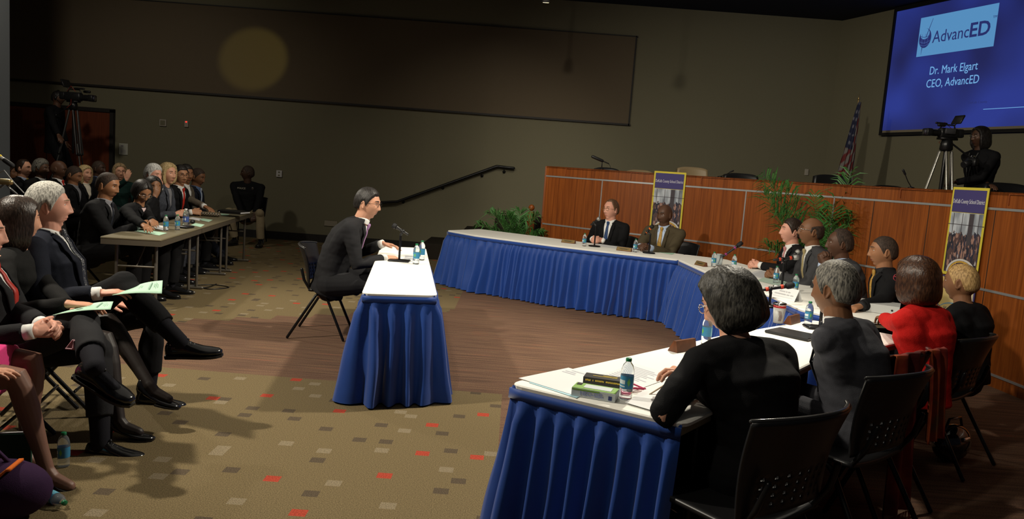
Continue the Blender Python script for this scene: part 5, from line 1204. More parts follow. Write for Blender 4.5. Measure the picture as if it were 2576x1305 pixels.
# ---- banners hanging on the dais
def banner(label, px, wpx):
    s = s_of_px(px); p, tt = curve_at(DC, s); nn = Vector((tt.y, -tt.x, 0)) * OUT; ang = math.degrees(math.atan2(tt.y, tt.x))
    Wd = .48
    t = thing('banner', label, 'banner', tuple(p + nn * .02 + Vector((0, 0, .02))), ang, 'school district banners')
    sg = -1 if (Matrix.Rotation(R_(ang), 3, 'Z') @ Vector((0, 1, 0))).dot(nn) < 0 else 1
    f = lambda y: y * sg
    def slab(nm, x0, x1, z0, z1, y, m, th=.004): b = MB(); b.box(((x0 + x1) / 2, f(y), (z0 + z1) / 2), (x1 - x0, th, z1 - z0)); return obj(nm, b, m, t)
    top = TOPZ + .01; h = Wd / 2
    yel = mat('banner_yellow', (.62, .52, .05), .7); pur = mat('banner_purple', (.055, .045, .17), .7)
    slab('yellow_border', -h, h, top - .86, top, .010, yel)
    slab('purple_header', -h + .025, h - .025, top - .24, top - .025, .0135, pur, .003)
    # crowd photograph: windows above, many small heads and raised hands below
    mp_ = bpy.data.materials.get('banner_photo')
    if mp_ is None:
        mp_ = bpy.data.materials.new('banner_photo'); mp_.use_nodes = True; nt = mp_.node_tree; L = nt.links; bs = nt.nodes['Principled BSDF']; bs.inputs['Roughness'].default_value = .7
        tc = nt.nodes.new('ShaderNodeTexCoord'); sp = nt.nodes.new('ShaderNodeSeparateXYZ'); L.new(tc.outputs['Object'], sp.inputs[0])
        mp2 = nt.nodes.new('ShaderNodeMapping'); mp2.inputs['Scale'].default_value = (1.0, 1, .35); L.new(tc.outputs['Object'], mp2.inputs[0])
        vo = nt.nodes.new('ShaderNodeTexVoronoi'); vo.inputs['Scale'].default_value = 62; L.new(mp2.outputs[0], vo.inputs['Vector'])
        rc = ramp(nt, [(0, (.02, .02, .035)), (.35, (.09, .05, .05)), (.6, (.35, .2, .16)), (.8, (.03, .03, .06)), (.9, (.4, .38, .4))], 'CONSTANT'); L.new(vo.outputs['Color'], rc.inputs[0])
        nz = nt.nodes.new('ShaderNodeTexNoise'); nz.inputs['Scale'].default_value = 9; L.new(mp2.outputs[0], nz.inputs['Vector']); rw = ramp(nt, [(.35, (.12, .14, .17)), (.5, (.30, .33, .38)), (.6, (.52, .56, .62))]); L.new(nz.outputs['Fac'], rw.inputs[0])
        nz2 = nt.nodes.new('ShaderNodeTexNoise'); nz2.inputs['Scale'].default_value = 30; L.new(tc.outputs['Object'], nz2.inputs['Vector'])
        hh = math_n(nt, 'ADD', sp.outputs[2], math_n(nt, 'MULTIPLY', nz2.outputs['Fac'], .12)); mk2 = math_n(nt, 'GREATER_THAN', hh, top - .44 + .06)
        mx = nt.nodes.new('ShaderNodeMix'); mx.data_type = 'RGBA'; L.new(mk2, mx.inputs[0]); L.new(rc.outputs[0], mx.inputs[6]); L.new(rw.outputs[0], mx.inputs[7]); L.new(mx.outputs[2], bs.inputs['Base Color'])
    slab('crowd_photo', -h + .025, h - .025, top - .83, top - .245, .0135, mp_, .003)
    b = MB()
    for xx in (-.17, -.05, .17): b.box((xx, f(.0155), top - .37), (.007, .001, .24))
    b.box((0, f(.0155), top - .36), (.48, .001, .006)); b.box((.07, f(.0155), top - .40), (.06, .001, .30)); obj('window_bars', b, mat('bars_dark', (.06, .05, .06), .7), t)
    arc = MB()
    for r_, wd_, m_i in ((.20, .018, 0), (.17, .014, 1)):
        n = 20; pts = []
        for k in range(n + 1): a_ = math.pi * k / n; pts.append((r_ * math.cos(a_) + .02, r_ * .72 * math.sin(a_)))
        for k in range(n):
            (x0, z0), (x1, z1) = pts[k], pts[k + 1]; arc.add([(x0, f(.016 + .0005 * m_i), top - .83 + z0), (x1, f(.016 + .0005 * m_i), top - .83 + z1), (x1 * .92, f(.016 + .0005 * m_i), top - .83 + max(z1 - wd_, 0)), (x0 * .92, f(.016 + .0005 * m_i), top - .83 + max(z0 - wd_, 0))], [(0, 1, 2, 3)], m_i)
    obj('arch_emblem', arc, [mat('arch_white', (.6, .58, .55), .7), mat('arch_gold', (.6, .36, .05), .7)], t)
    X_ = Vector((sg * -1, 0, 0)) if False else Vector((1, 0, 0)) * (-sg); 
    wl = mat('banner_letter', (.62, .62, .70), .7)
    text_on('DeKalb County School District', .058, (0, f(.0165), top - .155), X_, (0, 0, 1), wl, t, extrude=.0008, xscale=.57)
    # lower banner with logo
    m2 = bpy.data.materials.get('banner_gradient')
    if m2 is None:
        m2 = bpy.data.materials.new('banner_gradient'); m2.use_nodes = True; nt = m2.node_tree; tc = nt.nodes.new('ShaderNodeTexCoord'); sp = nt.nodes.new('ShaderNodeSeparateXYZ'); nt.links.new(tc.outputs['Object'], sp.inputs[0])
        mr = math_n(nt, 'ADD', math_n(nt, 'MULTIPLY', sp.outputs[0], 1.2 * (-sg)), .5); r = ramp(nt, [(0.1, (.60, .42, .08)), (.9, (.55, .50, .40))]); nt.links.new(mr, r.inputs[0]); nt.links.new(r.outputs[0], nt.nodes['Principled BSDF'].inputs['Base Color']); nt.nodes['Principled BSDF'].inputs['Roughness'].default_value = .7
    slab('lower_border', -h - .0, h + .0, .42, top - .87, .008, pur); slab('lower_field', -h + .015, h - .015, .44, top - .885, .0115, m2, .003)
    text_on('DeKalb County', .085, (0, f(.0145), top - 1.23), X_, (0, 0, 1), M_ink, t, extrude=.0008, xscale=.9)
    text_on('School District', .055, (0, f(.0145), top - 1.31), X_, (0, 0, 1), M_ink, t, extrude=.0008, xscale=.9)
    b = MB(); n = 16
    for k in range(n):
        a_, a2 = math.pi * (.15 + .7 * k / n), math.pi * (.15 + .7 * (k + 1) / n)
        b.add([(.22 * math.cos(a_), f(.0145), top - 1.22 + .10 * math.sin(a_)), (.22 * math.cos(a2), f(.0145), top - 1.22 + .10 * math.sin(a2)), (.22 * math.cos(a2), f(.0145), top - 1.226 + .095 * math.sin(a2)), (.22 * math.cos(a_), f(.0145), top - 1.226 + .095 * math.sin(a_))], [(0, 1, 2, 3)])
    obj('swoosh_line', b, mat('swoosh_blue', (.15, .3, .45), .6), t)
    b = MB()
    for xx, zz, m_i in ((0, .04, 0), (-.04, .01, 1), (.04, .01, 1), (0, -.0, 1)):
        for k in range(5): a_ = math.tau * k / 5 + math.pi / 2; b.add([(xx, f(.015), top - 1.06 + zz), (xx + .012 * math.cos(a_ - .5), f(.015), top - 1.06 + zz + .012 * math.sin(a_ - .5)), (xx + .034 * math.cos(a_), f(.015), top - 1.06 + zz + .034 * math.sin(a_)), (xx + .012 * math.cos(a_ + .5), f(.015), top - 1.06 + zz + .012 * math.sin(a_ + .5))], [(0, 1, 2, 3)], m_i)
    obj('star_emblem', b, [mat('swoosh_blue', (.15, .3, .45), .6), mat('star_orange', (.5, .28, .1), .6)], t)
    return t
banner('tall banner behind the olive suited man, yellow edged photo above cream', 1678, 80)
banner('tall banner at the right behind the woman with cropped golden hair', 2428, 80)

# ---- palms
M_frond = mat('palm_leaflet', (.05, .16, .035), .45, spec=.4, var=.35, vscale=14); M_stem = mat('palm_stem', (.10, .13, .04), .6); M_pot = mat('pot_dark', (.03, .025, .02), .5)
def frond(bl, bs, base, top, droop, n=26, L=.24, seed=0):
    n = int(n * 1.3)
    rng = random.Random(seed); base, top = Vector(base), Vector(top); pts = []
    for k in range(13):
        u = k / 12; p = base.lerp(top, u) + Vector((0, 0, droop * 4 * u * (1 - u) * .45)); pts.append(p)
    bs.tube(pts, [.007 * (1 - .75 * k / 12) for k in range(13)], 6)
    for k in range(n):
        u = .28 + .72 * k / (n - 1); i = min(11, int(u * 12)); p = pts[i].lerp(pts[i + 1], u * 12 - i); t = (pts[i + 1] - pts[i]).normalized(); side = t.cross(Vector((0, 0, 1))); side = side.normalized() if side.length > .05 else Vector((1, 0, 0))
        for q in (1, -1):
            l = 1.45 * L * math.sin(math.pi * (.18 + .74 * (u - .28) / .72)) ** .7 * rng.uniform(.85, 1.1); fi = rng.uniform(-.25, 1.25); up_ = side.cross(t); d = (side * q * math.cos(fi) + (up_ if up_.z > 0 else -up_) * math.sin(fi) * .9 + t * rng.uniform(.7, 1.1)).normalized(); w = t.cross(d).cross(d).normalized() * .0085
            m = p + d * l * .55 + Vector((0, 0, -.06 * l)); e = p + d * l + Vector((0, 0, -l * rng.uniform(.30, .55)))
            o = len(bl.v); bl.add([p - w * .5, p + w * .5, m - w, m + w, m + Vector((0, 0, .004)), e], [(0, 1, 3, 4), (0, 4, 2), (2, 4, 5), (4, 3, 5)])
def palm(label, loc, fronds, pot=True, s=1.0):
    t = thing('potted_palm', label, 'plant', loc)
    for k, (bx, tip, dr, n, L) in enumerate(fronds):
        bl, bs = MB(), MB(); frond(bl, bs, bx, tip, dr, n, L, k); st = obj('frond', bl, M_frond, t); obj('frond_stem', bs, M_stem, st, True)
    b = MB(); b.lathe([(.12, 0), (.13, .005), (.16, .26), (.175, .27), (.175, .29), (.155, .29), (.15, .25), (.001, .245)], seg=26); obj('pot', b, M_pot, t, True)
py_ = 8.95; base = D(2066, 700, py_); bx = base.x
def rp(px, py, y=py_, L=Vector((bx, py_, 0))): return D(px, py, y) - L
palm('tall potted palm spreading in front of the dais behind the men', (bx, py_, 0), [
    ((0, 0, .3), rp(1925, 445, py_ + .05), .34, 30, .36), ((0, 0, .3), rp(1922, 488, py_ - .05), .24, 30, .36), ((0, 0, .3), rp(1950, 535, py_ - .1), .16, 28, .34), ((0, 0, .3), rp(2140, 436, py_ + .15), .12, 32, .34),
    ((0, 0, .3), rp(2145, 545, py_ - .15), .24, 28, .36), ((0, 0, .3), rp(2050, 490, py_ - .2), .10, 26, .28), ((0, 0, .3), rp(1932, 620, py_ - .2), .2, 26, .32), ((0, 0, .3), rp(2118, 592, py_ - .25), .16, 24, .30), ((0, 0, .3), rp(2150, 490, py_ + .1), .2, 28, .36),
    ((0, 0, .3), rp(1975, 470, py_ + .1), .25, 28, .32), ((0, 0, .3), rp(2095, 520, py_ - .3), .15, 26, .32), ((0, 0, .3), rp(1990, 585, py_ - .3), .15, 24, .28)])
pl = D(1300, 600, 12.1); lx = pl.x
def rl(px, py, y): return D(px, py, y) - Vector((lx, 12.0, 0))
palm('low potted palm between the far table and the newel post', (lx, 12.0, 0), [
    ((0, 0, .26), rl(1205, 565, 11.9), .22, 24, .26), ((0, 0, .26), rl(1235, 535, 12.1), .25, 24, .28), ((0, 0, .26), rl(1275, 540, 11.9), .25, 24, .26), ((0, 0, .26), rl(1310, 530, 12.2), .2, 24, .26), ((0, 0, .26), rl(1352, 540, 12.0), .2, 22, .24),
    ((0, 0, .26), rl(1365, 590, 11.8), .2, 22, .24), ((0, 0, .26), rl(1235, 590, 11.7), .12, 22, .24), ((0, 0, .26), rl(1290, 575, 11.6), .15, 22, .24)])

# ---- flag on its pole behind the dais
fy = 12.4; fp = D(2138, 430, fy)
t = thing('flag_on_pole', 'furled red white and blue flag on a pole behind the dais', 'flag', (fp.x, fy, .8))
ztop = D(2149, 238, fy).z - .8
b = MB(); b.tube([(0, 0, 0), (0, 0, ztop - .08)], .014, 10); obj('pole', b, M_brass, t, True); b = MB(); b.lathe([(.012, ztop - .08), (.02, ztop - .06), (.008, ztop - .03), (.001, ztop + .02)], seg=10); obj('finial', b, M_brass, t, True); b = MB(); b.lathe([(.16, 0), (.16, .02), (.03, .05)], seg=20); obj('pole_base', b, M_brass, t, True)
mf = bpy.data.materials.new('flag_cloth'); mf.use_nodes = True; nt = mf.node_tree; at = nt.nodes.new('ShaderNodeVertexColor'); at.layer_name = 'flagcol'; nt.links.new(at.outputs[0], nt.nodes['Principled BSDF'].inputs['Base Color']); nt.nodes['Principled BSDF'].inputs['Roughness'].default_value = .8
b = MB(); nu, nv = 48, 60
def ff(u, v):
    z = ztop - .12 - v * 1.35; wdt = .03 + .26 * v ** .8; a = u * math.pi * 1.2 - .5; f_ = math.sin(u * 30 + v * 3) * .018 * (.3 + v)
    return (-.14 * v + (u - .42) * wdt + f_ * .4, -.03 - .05 * math.sin(u * math.pi) - f_, z - .10 * math.sin(u * 3.1) * v)
b.grid(ff, nu, nv, thick=.003); me = b.mesh('flag', mf, True); ca = me.color_attributes.new('flagcol', 'FLOAT_COLOR', 'POINT')
for i, v in enumerate(me.vertices):
    k = i % ((nu + 1) * (nv + 1)); u = (k % (nu + 1)) / nu; vv = (k // (nu + 1)) / nv
    blue = vv < .52 and u < .60
    st = int((u * 5 + vv * 10.5)) % 2
    if blue: star = (int(u * 16) + int(vv * 34)) % 2 == 0 and (int(vv * 34) % 3 == 0); c = (.14, .14, .17) if star else (.006, .009, .035)
    else: c = (.11, .008, .008) if st else (.15, .135, .125)
    ca.data[i].color = (*c, 1)
obj('flag_cloth', me, None, t)

# ---- chairs and microphones behind the dais
M_tan = mat('tan_leather', (.27, .20, .11), .45); 
def highback(label, px, py, y, m, rz=-90, wd=.50):
    p = D(px, py, y); t = thing('office_chair', label, 'chair', (p.x, y, .80), rz, 'swivel chairs behind the dais'); ht = p.z - .8
    b = MB(); b.grid(lambda u, v: (-.20 - .07 * v - .05 * (2 * u - 1) ** 2 * -1, (u - .5) * wd * (1 - .12 * v), ht - .62 + .62 * v - .03 * (2 * u - 1) ** 4 * (v > .9)), 16, 14, thick=-.06); obj('backrest', b, m, t, True)
    b = MB(); b.box((.02, 0, .46), (.48, .48, .09), bev=.035); obj('seat', b, m, t, True); b = MB(); b.tube([(0, 0, .08), (0, 0, .42)], .03, 10); obj('gas_column', b, M_blackm, t, True)
    for k in range(5): a = math.tau * k / 5; bb = MB(); bb.tube([(0, 0, .09), (.28 * math.cos(a), .28 * math.sin(a), .05)], .016, 8); bb.sphere((.28 * math.cos(a), .28 * math.sin(a), .028), .026, 10, 6); obj('base_arm', bb, M_blackm, t, True)
highback('tan swivel chair back left of the first banner', 1615, 428, 12.2, M_tan)
highback('larger tan swivel chair back right of the first banner', 1750, 421, 11.7, M_tan, wd=.56)
highback('dark low swivel chair behind the shotgun microphone', 1530, 422, 12.6, M_black)
highback('dark swivel chair right of the tan ones', 1875, 437, 11.2, M_black, wd=.6)
highback('dark swivel chair behind the palm', 2110, 441, 10.4, M_black, wd=.6)
highback('dark swivel chair left of the gooseneck microphone', 2255, 468, 9.6, M_black)
highback('dark swivel chair at the far right behind the camera woman', 2560, 462, 8.6, M_black, wd=.6)
def goose(label, px0, py0, px1, py1, y, head=.018, L=.10, shot=False):
    p = D(px0, py0, y); t = thing('gooseneck_microphone', label, 'microphone', (p.x, y, TOPZ)); a = Vector((0, 0, .02)); c = D(px1, py1, y) - Vector((p.x, y, TOPZ))
    b = MB(); b.lathe([(.035, 0), (.035, .012), (.012, .02)], seg=16); obj('mic_base', b, M_blackm, t, True)
    if shot:
        b = MB(); b.tube([(0, 0, .015), (0, 0, .12)], .008, 8); obj('mic_neck', b, M_blackm, t, True)
        d = Vector((c.x, 0, c.z - .14)); b = MB(); st = Vector((.10, 0, .10)); b.tube([st, Vector((0, 0, .135))], .009, 10); obj('mic_body', b, M_black, t, True); b = MB(); b.tube([Vector((-.0, 0, .135)), c], .023, 12); obj('foam_head', b, M_black, t, True)
        b = MB(); b.tube([st, st + Vector((.03, 0, -.04)), st + Vector((.03, 0, -.085))], .004, 6); obj('mic_cable', b, M_black, t, True)
    else:
        b = MB(); b.tube([(0, 0, .015), (c * .5 + Vector((0, 0, -.005)))[:], c], .005, 8); obj('mic_neck', b, M_blackm, t, True); b = MB(); d = (c - a).normalized(); b.tube([c - d * .01, c + d * .04], head, 10); obj('foam_head', b, M_black, t, True)
goose('long foam covered microphone standing on the left part of the dais', 1514, 418, 1491, 394, 11.65, shot=True)
goose('thin gooseneck microphone lying low right of the larger tan chair', 1812, 437, 1838, 432, 10.6, .01)
goose('thin gooseneck microphone leaning left between palm and right camera', 2293, 467, 2276, 436, 8.4, .012)
# ================================================================ EVERYONE IN THE ROOM
J = {'black': cloth('black_suit', (.0085, .0085, .0095)), 'char': cloth('charcoal_suit', (.020, .020, .022)), 'navy': cloth('navy_suit', (.012, .014, .022)), 'grey': cloth('grey_suit', (.050, .050, .054)), 'slate': cloth('slate_suit', (.050, .051, .060)),
     'olive': cloth('olive_suit', (.070, .055, .032)), 'red': cloth('red_boucle', (.50, .012, .010), bs=160, var=.2), 'green': cloth('green_knit', (.010, .030, .026)), 'tweed': cloth('tweed', (.055, .060, .075), bs=120, var=.6), 'khaki': cloth('khaki', (.26, .21, .13)), 'crew': cloth('crew_black', (.006, .006, .007)), 'beige': cloth('beige_stripe', (.12, .10, .075), var=.5), 'char2': cloth('dark_wool', (.013, .013, .013))}
T = {'redstripe': striped('redstripe', (.50, .02, .02), (.45, .42, .42), 26), 'red': striped('red', (.50, .030, .015), (.33, .015, .012), 60, 20), 'blue': cloth('tie_blue', (.030, .060, .15), rough=.5), 'gold': cloth('tie_gold', (.36, .29, .15), rough=.5), 'goldpat': striped('goldpat', (.42, .24, .04), (.10, .06, .03), 70, mode='V'),
     'purple': striped('purple', (.30, .12, .34), (.42, .25, .46), 45), 'greypat': striped('greypat', (.03, .035, .05), (.42, .42, .40), 90, mode='V'), 'dark': cloth('tie_dark', (.02, .022, .03), rough=.5), 'yellow': cloth('tie_yellow', (.5, .34, .05), rough=.5), 'lblue': striped('lblue', (.25, .33, .5), (.5, .55, .62), 60), 'redp': cloth('tie_redplain', (.5, .03, .02), rough=.5)}
VN, VM, VF = .0046, .0070, .0090
CL = (28, 48, 30)
def clasp(c, yaw, s=1.05, up=False):
    """wrist targets, palm normals and finger directions of two hands folded round point c"""
    yr = R_(yaw); F2 = Vector((math.cos(yr), math.sin(yr), 0)); L2 = Vector((-F2.y, F2.x, 0)); c = Vector(c)
    if up: return [c + L2 * .045 - Vector((0, 0, .07)) - F2 * .03, c - L2 * .045 - Vector((0, 0, .07)) - F2 * .03], [(0, -1, 0), (0, 1, 0), [(.25, -.25, .95), (.25, .25, .95)]]
    return [c + L2 * .075 - F2 * .06, c - L2 * .075 - F2 * .06], [(-.2, -.8, -.5), (-.2, .8, -.5), [(.85, -.55, .05), (.85, .55, .05)]]

def back_at(px, py, z, yaw, s):
    q = P(px, py, z); a = R_(yaw); return (q.x + math.cos(a) * .335 * s, q.y + math.sin(a) * .335 * s, 0)
# --- centre: the man being heard
yw = 4; c19 = D(925, 513, 6.75)
person('dark haired man with glasses and purple tie leaning over the narrow table', c19, yw, 23, 1.10, hy=-14, hp=6, sk='fair', hair=('short', 'black'), jacket=J['char'], tie=T['purple'], trousers=J['char'],
       hands=[D(962, 613, 7.0), D(968, 650, 6.72)], palms=[(.1, -.2, -1), (0, .5, -.9), [(1, -.15, -.05), (1, .25, .0)]], curls=[(10, 15, 12), (30, 50, 40)], vox=VM * .9, glasses=M_blackm, bulk=1.12, jv=.42, hunch=.06, feet=[((-1.15, 7.0, .09), (1, .1, 0)), ((-1.25, 6.7, .09), (1, 0, 0))])
shell_chair('black shell chair of the man at the narrow table', (-1.60, 6.85, 0), 4)

# --- the two men below the dais
h, pl_ = clasp(P(1497, 603, .80), 232); person('white man in black suit with blue tie facing left below the dais', D(1537, 528, 10.15), 238, 6, 1.10, hy=-18, hp=0, sk='pink', hair=('receding', 'brown'), jacket=J['black'], tie=T['blue'], hands=h, palms=pl_, curls=[CL, CL], vox=VM, glasses=M_brass, bulk=1.15, jv=.35)
h, pl_ = clasp(P(1618, 622, .80), 235); person('bald man in olive suit with gold patterned tie and pale blue shirt', D(1672, 541, 9.75), 238, 6, 1.10, hy=-16, hp=6, sk='deep', hair=None, jacket=J['olive'], shirt='paleblue', tie=T['goldpat'], hands=h, palms=pl_, curls=[(10, 14, 10), (10, 14, 10)], vox=VM, bulk=1.2, jv=.3, shoulders=1.08)
shell_chair('black shell chair of the man with the blue tie', (D(1545, 600, 10.5).x, 10.5, 0), 238)
shell_chair('black shell chair of the olive suited man', (D(1690, 600, 10.1).x + .05, 10.1, 0), 238)

# --- four men at the right table
h, pl_ = clasp(P(1893, 664, .80), 186); person('man with dark hair and red striped tie at the right table', D(1990, 583, 8.0), 184, 12, 1.08, hy=-4, hp=-4, sk='pink', hair=('short', 'dark'), jacket=J['black'], tie=T['redstripe'], hands=h, palms=pl_, curls=[CL, CL], vox=VM * .9, jv=.35, bulk=1.1)
h, pl_ = clasp(P(1937, 688, .80), 182); person('bald man with thin glasses, grey suit and gold tie', D(2040, 583, 7.3), 180, 14, 1.10, hy=-8, hp=-5, sk='brown', hair=('fringe', 'stubble'), jacket=J['grey'], tie=T['gold'], hands=h, palms=pl_, curls=[CL, CL], vox=VM * .85, glasses=M_chrome, jv=.35, bulk=1.1)
h, pl_ = clasp(D(2068, 645, 6.75), 178, up=True); person('balding man in grey suit resting his chin on folded hands', D(2112, 614, 6.85), 176, 16, 1.08, hy=-6, hp=0, sk='deep', hair=('receding', 'stubble'), jacket=J['grey'], shirt='paleblue', hands=h, palms=pl_, curls=[(40, 60, 30), (40, 60, 30)], vox=VM * .85, jv=.4, tie=None, elbow=[(-.1, .7, -1), (-.1, -.7, -1)])
person('young man in black suit and black shirt looking left', D(2222, 634, 6.25), 172, 8, 1.06, hy=-4, hp=2, sk='warm', hair=('crop', 'stubble'), jacket=J['black'], shirt='black', tie=T['goldpat'], hands=[P(2165, 770, .79), P(2200, 760, .79)], vox=VM * .85, jv=.45)

# --- near right: seen from behind
person('woman with grey streaked bobbed hair in black bending over her papers', D(1838, 762, 3.06), 120, 20, 1.12, hy=22, hp=26, sk='fair', hair=('messy', 'greydark'), jacket=J['crew'], shirt=None, hands=[D(1700, 968, 2.93), D(1745, 965, 3.0)], palms=[(.2, -.2, -1), (0, 0, -1)], curls=[(35, 45, 30), (30, 40, 30)], vox=VN, fem=1, glasses=M_chrome, bulk=1.25, lapel=False, shoulders=1.1, trousers=J['crew'], elbow=[(-.3, .9, -.6), (-.3, -.6, -1)])
shell_chair('black shell chair nearest the camera at the near table', back_at(2092, 1042, .89, 126, 1.06), 126, s=1.06)
person('grey curly haired man in slate suit seen from behind', D(2100, 730, 3.65), 134, 16, 1.08, hy=-8, hp=6, sk='brown', hair=('short', 'salt'), jacket=J['slate'], hands=[P(2075, 848, .79), P(2120, 850, .79)], vox=VN, bulk=1.25, jv=.4, tie=T['dark'], shoulders=1.06)
shell_chair('black shell chair of the slate suited man', back_at(2325, 938, .89, 128, 1.06), 128, s=1.06)
person('woman in red jacket with dark bobbed hair seen from behind', D(2306, 708, 4.45), 122, 10, 1.10, hy=-8, hp=2, sk='brown', hair=('bobdark', 'auburn'), jacket=J['red'], shirt=None, hands=[P(2205, 800, .79), P(2260, 790, .79)], vox=VN, fem=1, lapel=False, bulk=1.05, shoulders=.92, glasses=mat('pink_frame', (.4, .03, .05), .3), trousers=J['black'])
scarf_chair = shell_chair('black shell chair with the scarf on its back', back_at(2325, 888, .873, 128, 1.04), 128, s=1.04)
person('woman with cropped golden hair and drop earring in black', D(2418, 712, 5.05), 125, 10, 1.04, hy=6, hp=4, sk='brown', hair=('crop', 'gold'), jacket=J['crew'], shirt='cream', hands=[P(2330, 800, .79), None], vox=VM * .85, fem=1, lapel=False, collar=False, trousers=J['crew'], shoulders=.92)
shell_chair('black shell chair of the woman with cropped hair', back_at(2500, 848, .84, 130, 1.0), 130)

# --- near left row
cB = D(122, 520, 4.45)
person('grey haired man in black suit with patterned tie, programme in hand', cB, 14, -10, 1.10, hy=14, hp=-2, sk='pink', hair=('short', 'grey'), jacket=J['navy'], tie=T['greypat'], trousers=J['black'], hands=[D(270, 760, 4.55), D(248, 738, 4.2)], palms=[(0, 0, -1), (.1, .1, -1), [(1, -.1, -.1), (1, .15, .12)]], curls=[(10, 14, 10), (12, 18, 12)], vox=VN, bulk=1.3, jv=.12, old=1,
       feet=[(D(372, 985, 4.62), (1, .0, 0)), (D(448, 855, 4.25), (1, .12, .06), (-.05, -.1, 1))], socks=True, legs=[(1, 0, 1), (.6, -.1, 1)])
cA = D(44, 556, 4.15)
person('woman with straight dark shoulder length hair in charcoal blazer', cA, 20, -4, 1.06, hy=32, hp=2, sk='fair', hair=('straight', 'dark'), jacket=J['char2'], shirt=None, lapel=False, fem=1, hands=[D(175, 775, 4.0), D(172, 765, 3.85)], palms=[(0, 0, -1), (0, 0, -1), [(1, -.4, 0), (1, .1, -.05)]], vox=VN, skirt=J['black'], hosiery=mat('black_hosiery', (.018, .012, .010), .5),
       feet=[(D(375, 968, 4.15), (1, .1, -.2)), (D(300, 1058, 4.0), (1, .0, 0))], shoe_kind='pump', legs=[(1, .1, 1), (1, 0, .8)])
cC = D(-52, 590, 3.78)
h, pl_ = clasp(D(128, 826, 3.62), 14); person('man in dark suit with red tie and clasped hands, face cut by the frame', cC, 14, -10, 1.08, hy=10, sk='pink', hair=('short', 'brown'), jacket=J['char'], tie=T['red'], trousers=J['char'], hands=h, palms=pl_, curls=[(22, 40, 25), (22, 40, 25)], vox=VN, bulk=1.2, jv=.05,
       feet=[(D(252, 1108, 3.80), (1, 0, 0)), (D(238, 918, 3.42), (1, -.12, -.42), (.4, -.2, 1))], socks=True, legs=[(1, .1, .8), (1, .2, .5)])
cD = D(-225, 690, 3.35)
person('woman in bright pink skirt and patent heels at the lower left', cD, 16, -4, 1.04, hy=10, sk='fair', hair=('bob', 'blond'), jacket=cloth('pink_jacket', (.62, .03, .20)), shirt=None, lapel=False, fem=1, hands=[D(-95, 965, 3.4), D(-72, 945, 3.2)], vox=VN, skirt=cloth('pink_skirt', (.72, .035, .22), sheen=.2), hosiery=mat('brown_hosiery', (.20, .10, .068), .5),
       feet=[(D(62, 1140, 3.5), (1, -.1, -.12)), (D(118, 1182, 3.35), (1, -.02, -.12))], shoe_kind='pump', legs=[(1, .1, 1), (1, 0, 1)])
folding_chair('black folding chair under the grey haired man', (-2.68, 4.45, 0), 14)
folding_chair('black folding chair under the woman with dark straight hair', (-2.72, 4.12, 0), 16)
folding_chair('black folding chair under the man with the red tie', (-2.66, 3.75, 0), 14)
folding_chair('black folding chair under the woman in pink', (-2.80, 3.30, 0), 16)

# --- people at the grey tables
tr = J['black']
h, pl_ = clasp(P(368, 567, .79), 12); person('man in black suit with clasped hands at the near end of the grey table', D(271, 468, 7.6), 8, 12, 1.10, hy=-14, hp=10, sk='tan' if 0 else 'warm', hair=('crop', 'stubble'), jacket=J['black'], shirt='greyk', tie=T['dark'], hands=h, palms=pl_, curls=[CL, CL], vox=VM * .85, jv=.35)
folding_chair('black folding chair of the man at the near end of the grey table', (-4.42, 7.62, 0), 6)
person('woman with short black hair and glasses looking down at her papers', D(357, 482, 8.15), 0, 12, 1.05, hy=-34, hp=32, sk='warm', hair=('pixie', 'black'), jacket=J['black'], shirt='pink', collar=False, tie=None, hands=[P(398, 574, .79), P(375, 577, .79)], vox=VM, fem=1, glasses=M_chrome, bulk=1.2)
person('woman with dark hair resting her chin on her hand behind the looking down woman', D(385, 470, 8.8), 0, 14, 1.0, hy=-40, hp=8, sk='brown', hair=('pixie', 'black'), jacket=J['crew'], shirt=None, lapel=False, hands=[None, D(389, 496, 8.55)], palms=[None, (0, .5, 1), [None or (1, 0, 0), (.2, .3, 1)]], vox=VM, fem=1)
person('white haired man holding a hand before his mouth', D(386, 441, 9.35), 5, 10, 1.02, hy=-24, hp=4, sk='pink', hair=('full', 'white'), jacket=J['black'], hands=[None, D(402, 474, 9.1)], palms=[None, (-1, .3, .2), [(1, 0, 0), (.0, .4, 1)]], vox=VM)
h, pl_ = clasp(P(497, 537, .79), 5); person('blond woman in tweed jacket with patterned scarf at the grey table', D(422, 438, 9.6), 0, 14, 1.08, hy=-22, hp=0, sk='fair', hair=('messy', 'blond'), jacket=J['tweed'], shirt='greyk', collar=False, hands=[x + Vector((-.1, -.2, 0)) for x in h], palms=pl_, curls=[CL, CL], vox=VM, fem=1)
h, pl_ = clasp(P(515, 533, .79), 5); person('man with glasses and red tie turned to the camera at the grey table', D(454, 442, 10.05), -6, 10, 1.08, hy=-30, hp=2, sk='tan', hair=('short', 'black'), jacket=J['black'], tie=T['redp'], hands=[x + Vector((-.05, -.1, 0)) for x in h], palms=pl_, curls=[CL, CL], vox=VM, glasses=M_blackm)
person('man in beige striped jacket mostly hidden behind the man with the red tie', D(468, 439, 10.6), -4, 8, 1.08, hy=-30, hp=0, sk='warm', hair=('short', 'black'), jacket=J['beige'], hands=[None, P(545, 535, .79)], vox=VM)
person('bald man in navy suit and pale tie farthest at the grey tables', D(497, 446, 11.0), 2, 8, 1.08, hy=-12, hp=14, sk='brown', hair=('crop', 'stubble'), jacket=J['navy'], shirt='blue', tie=T['lblue'], hands=[None, None], vox=VM, feet=[None, (P(600, 664, .09) + Vector((-.1, 0, 0)), (.8, -.6, 0))])

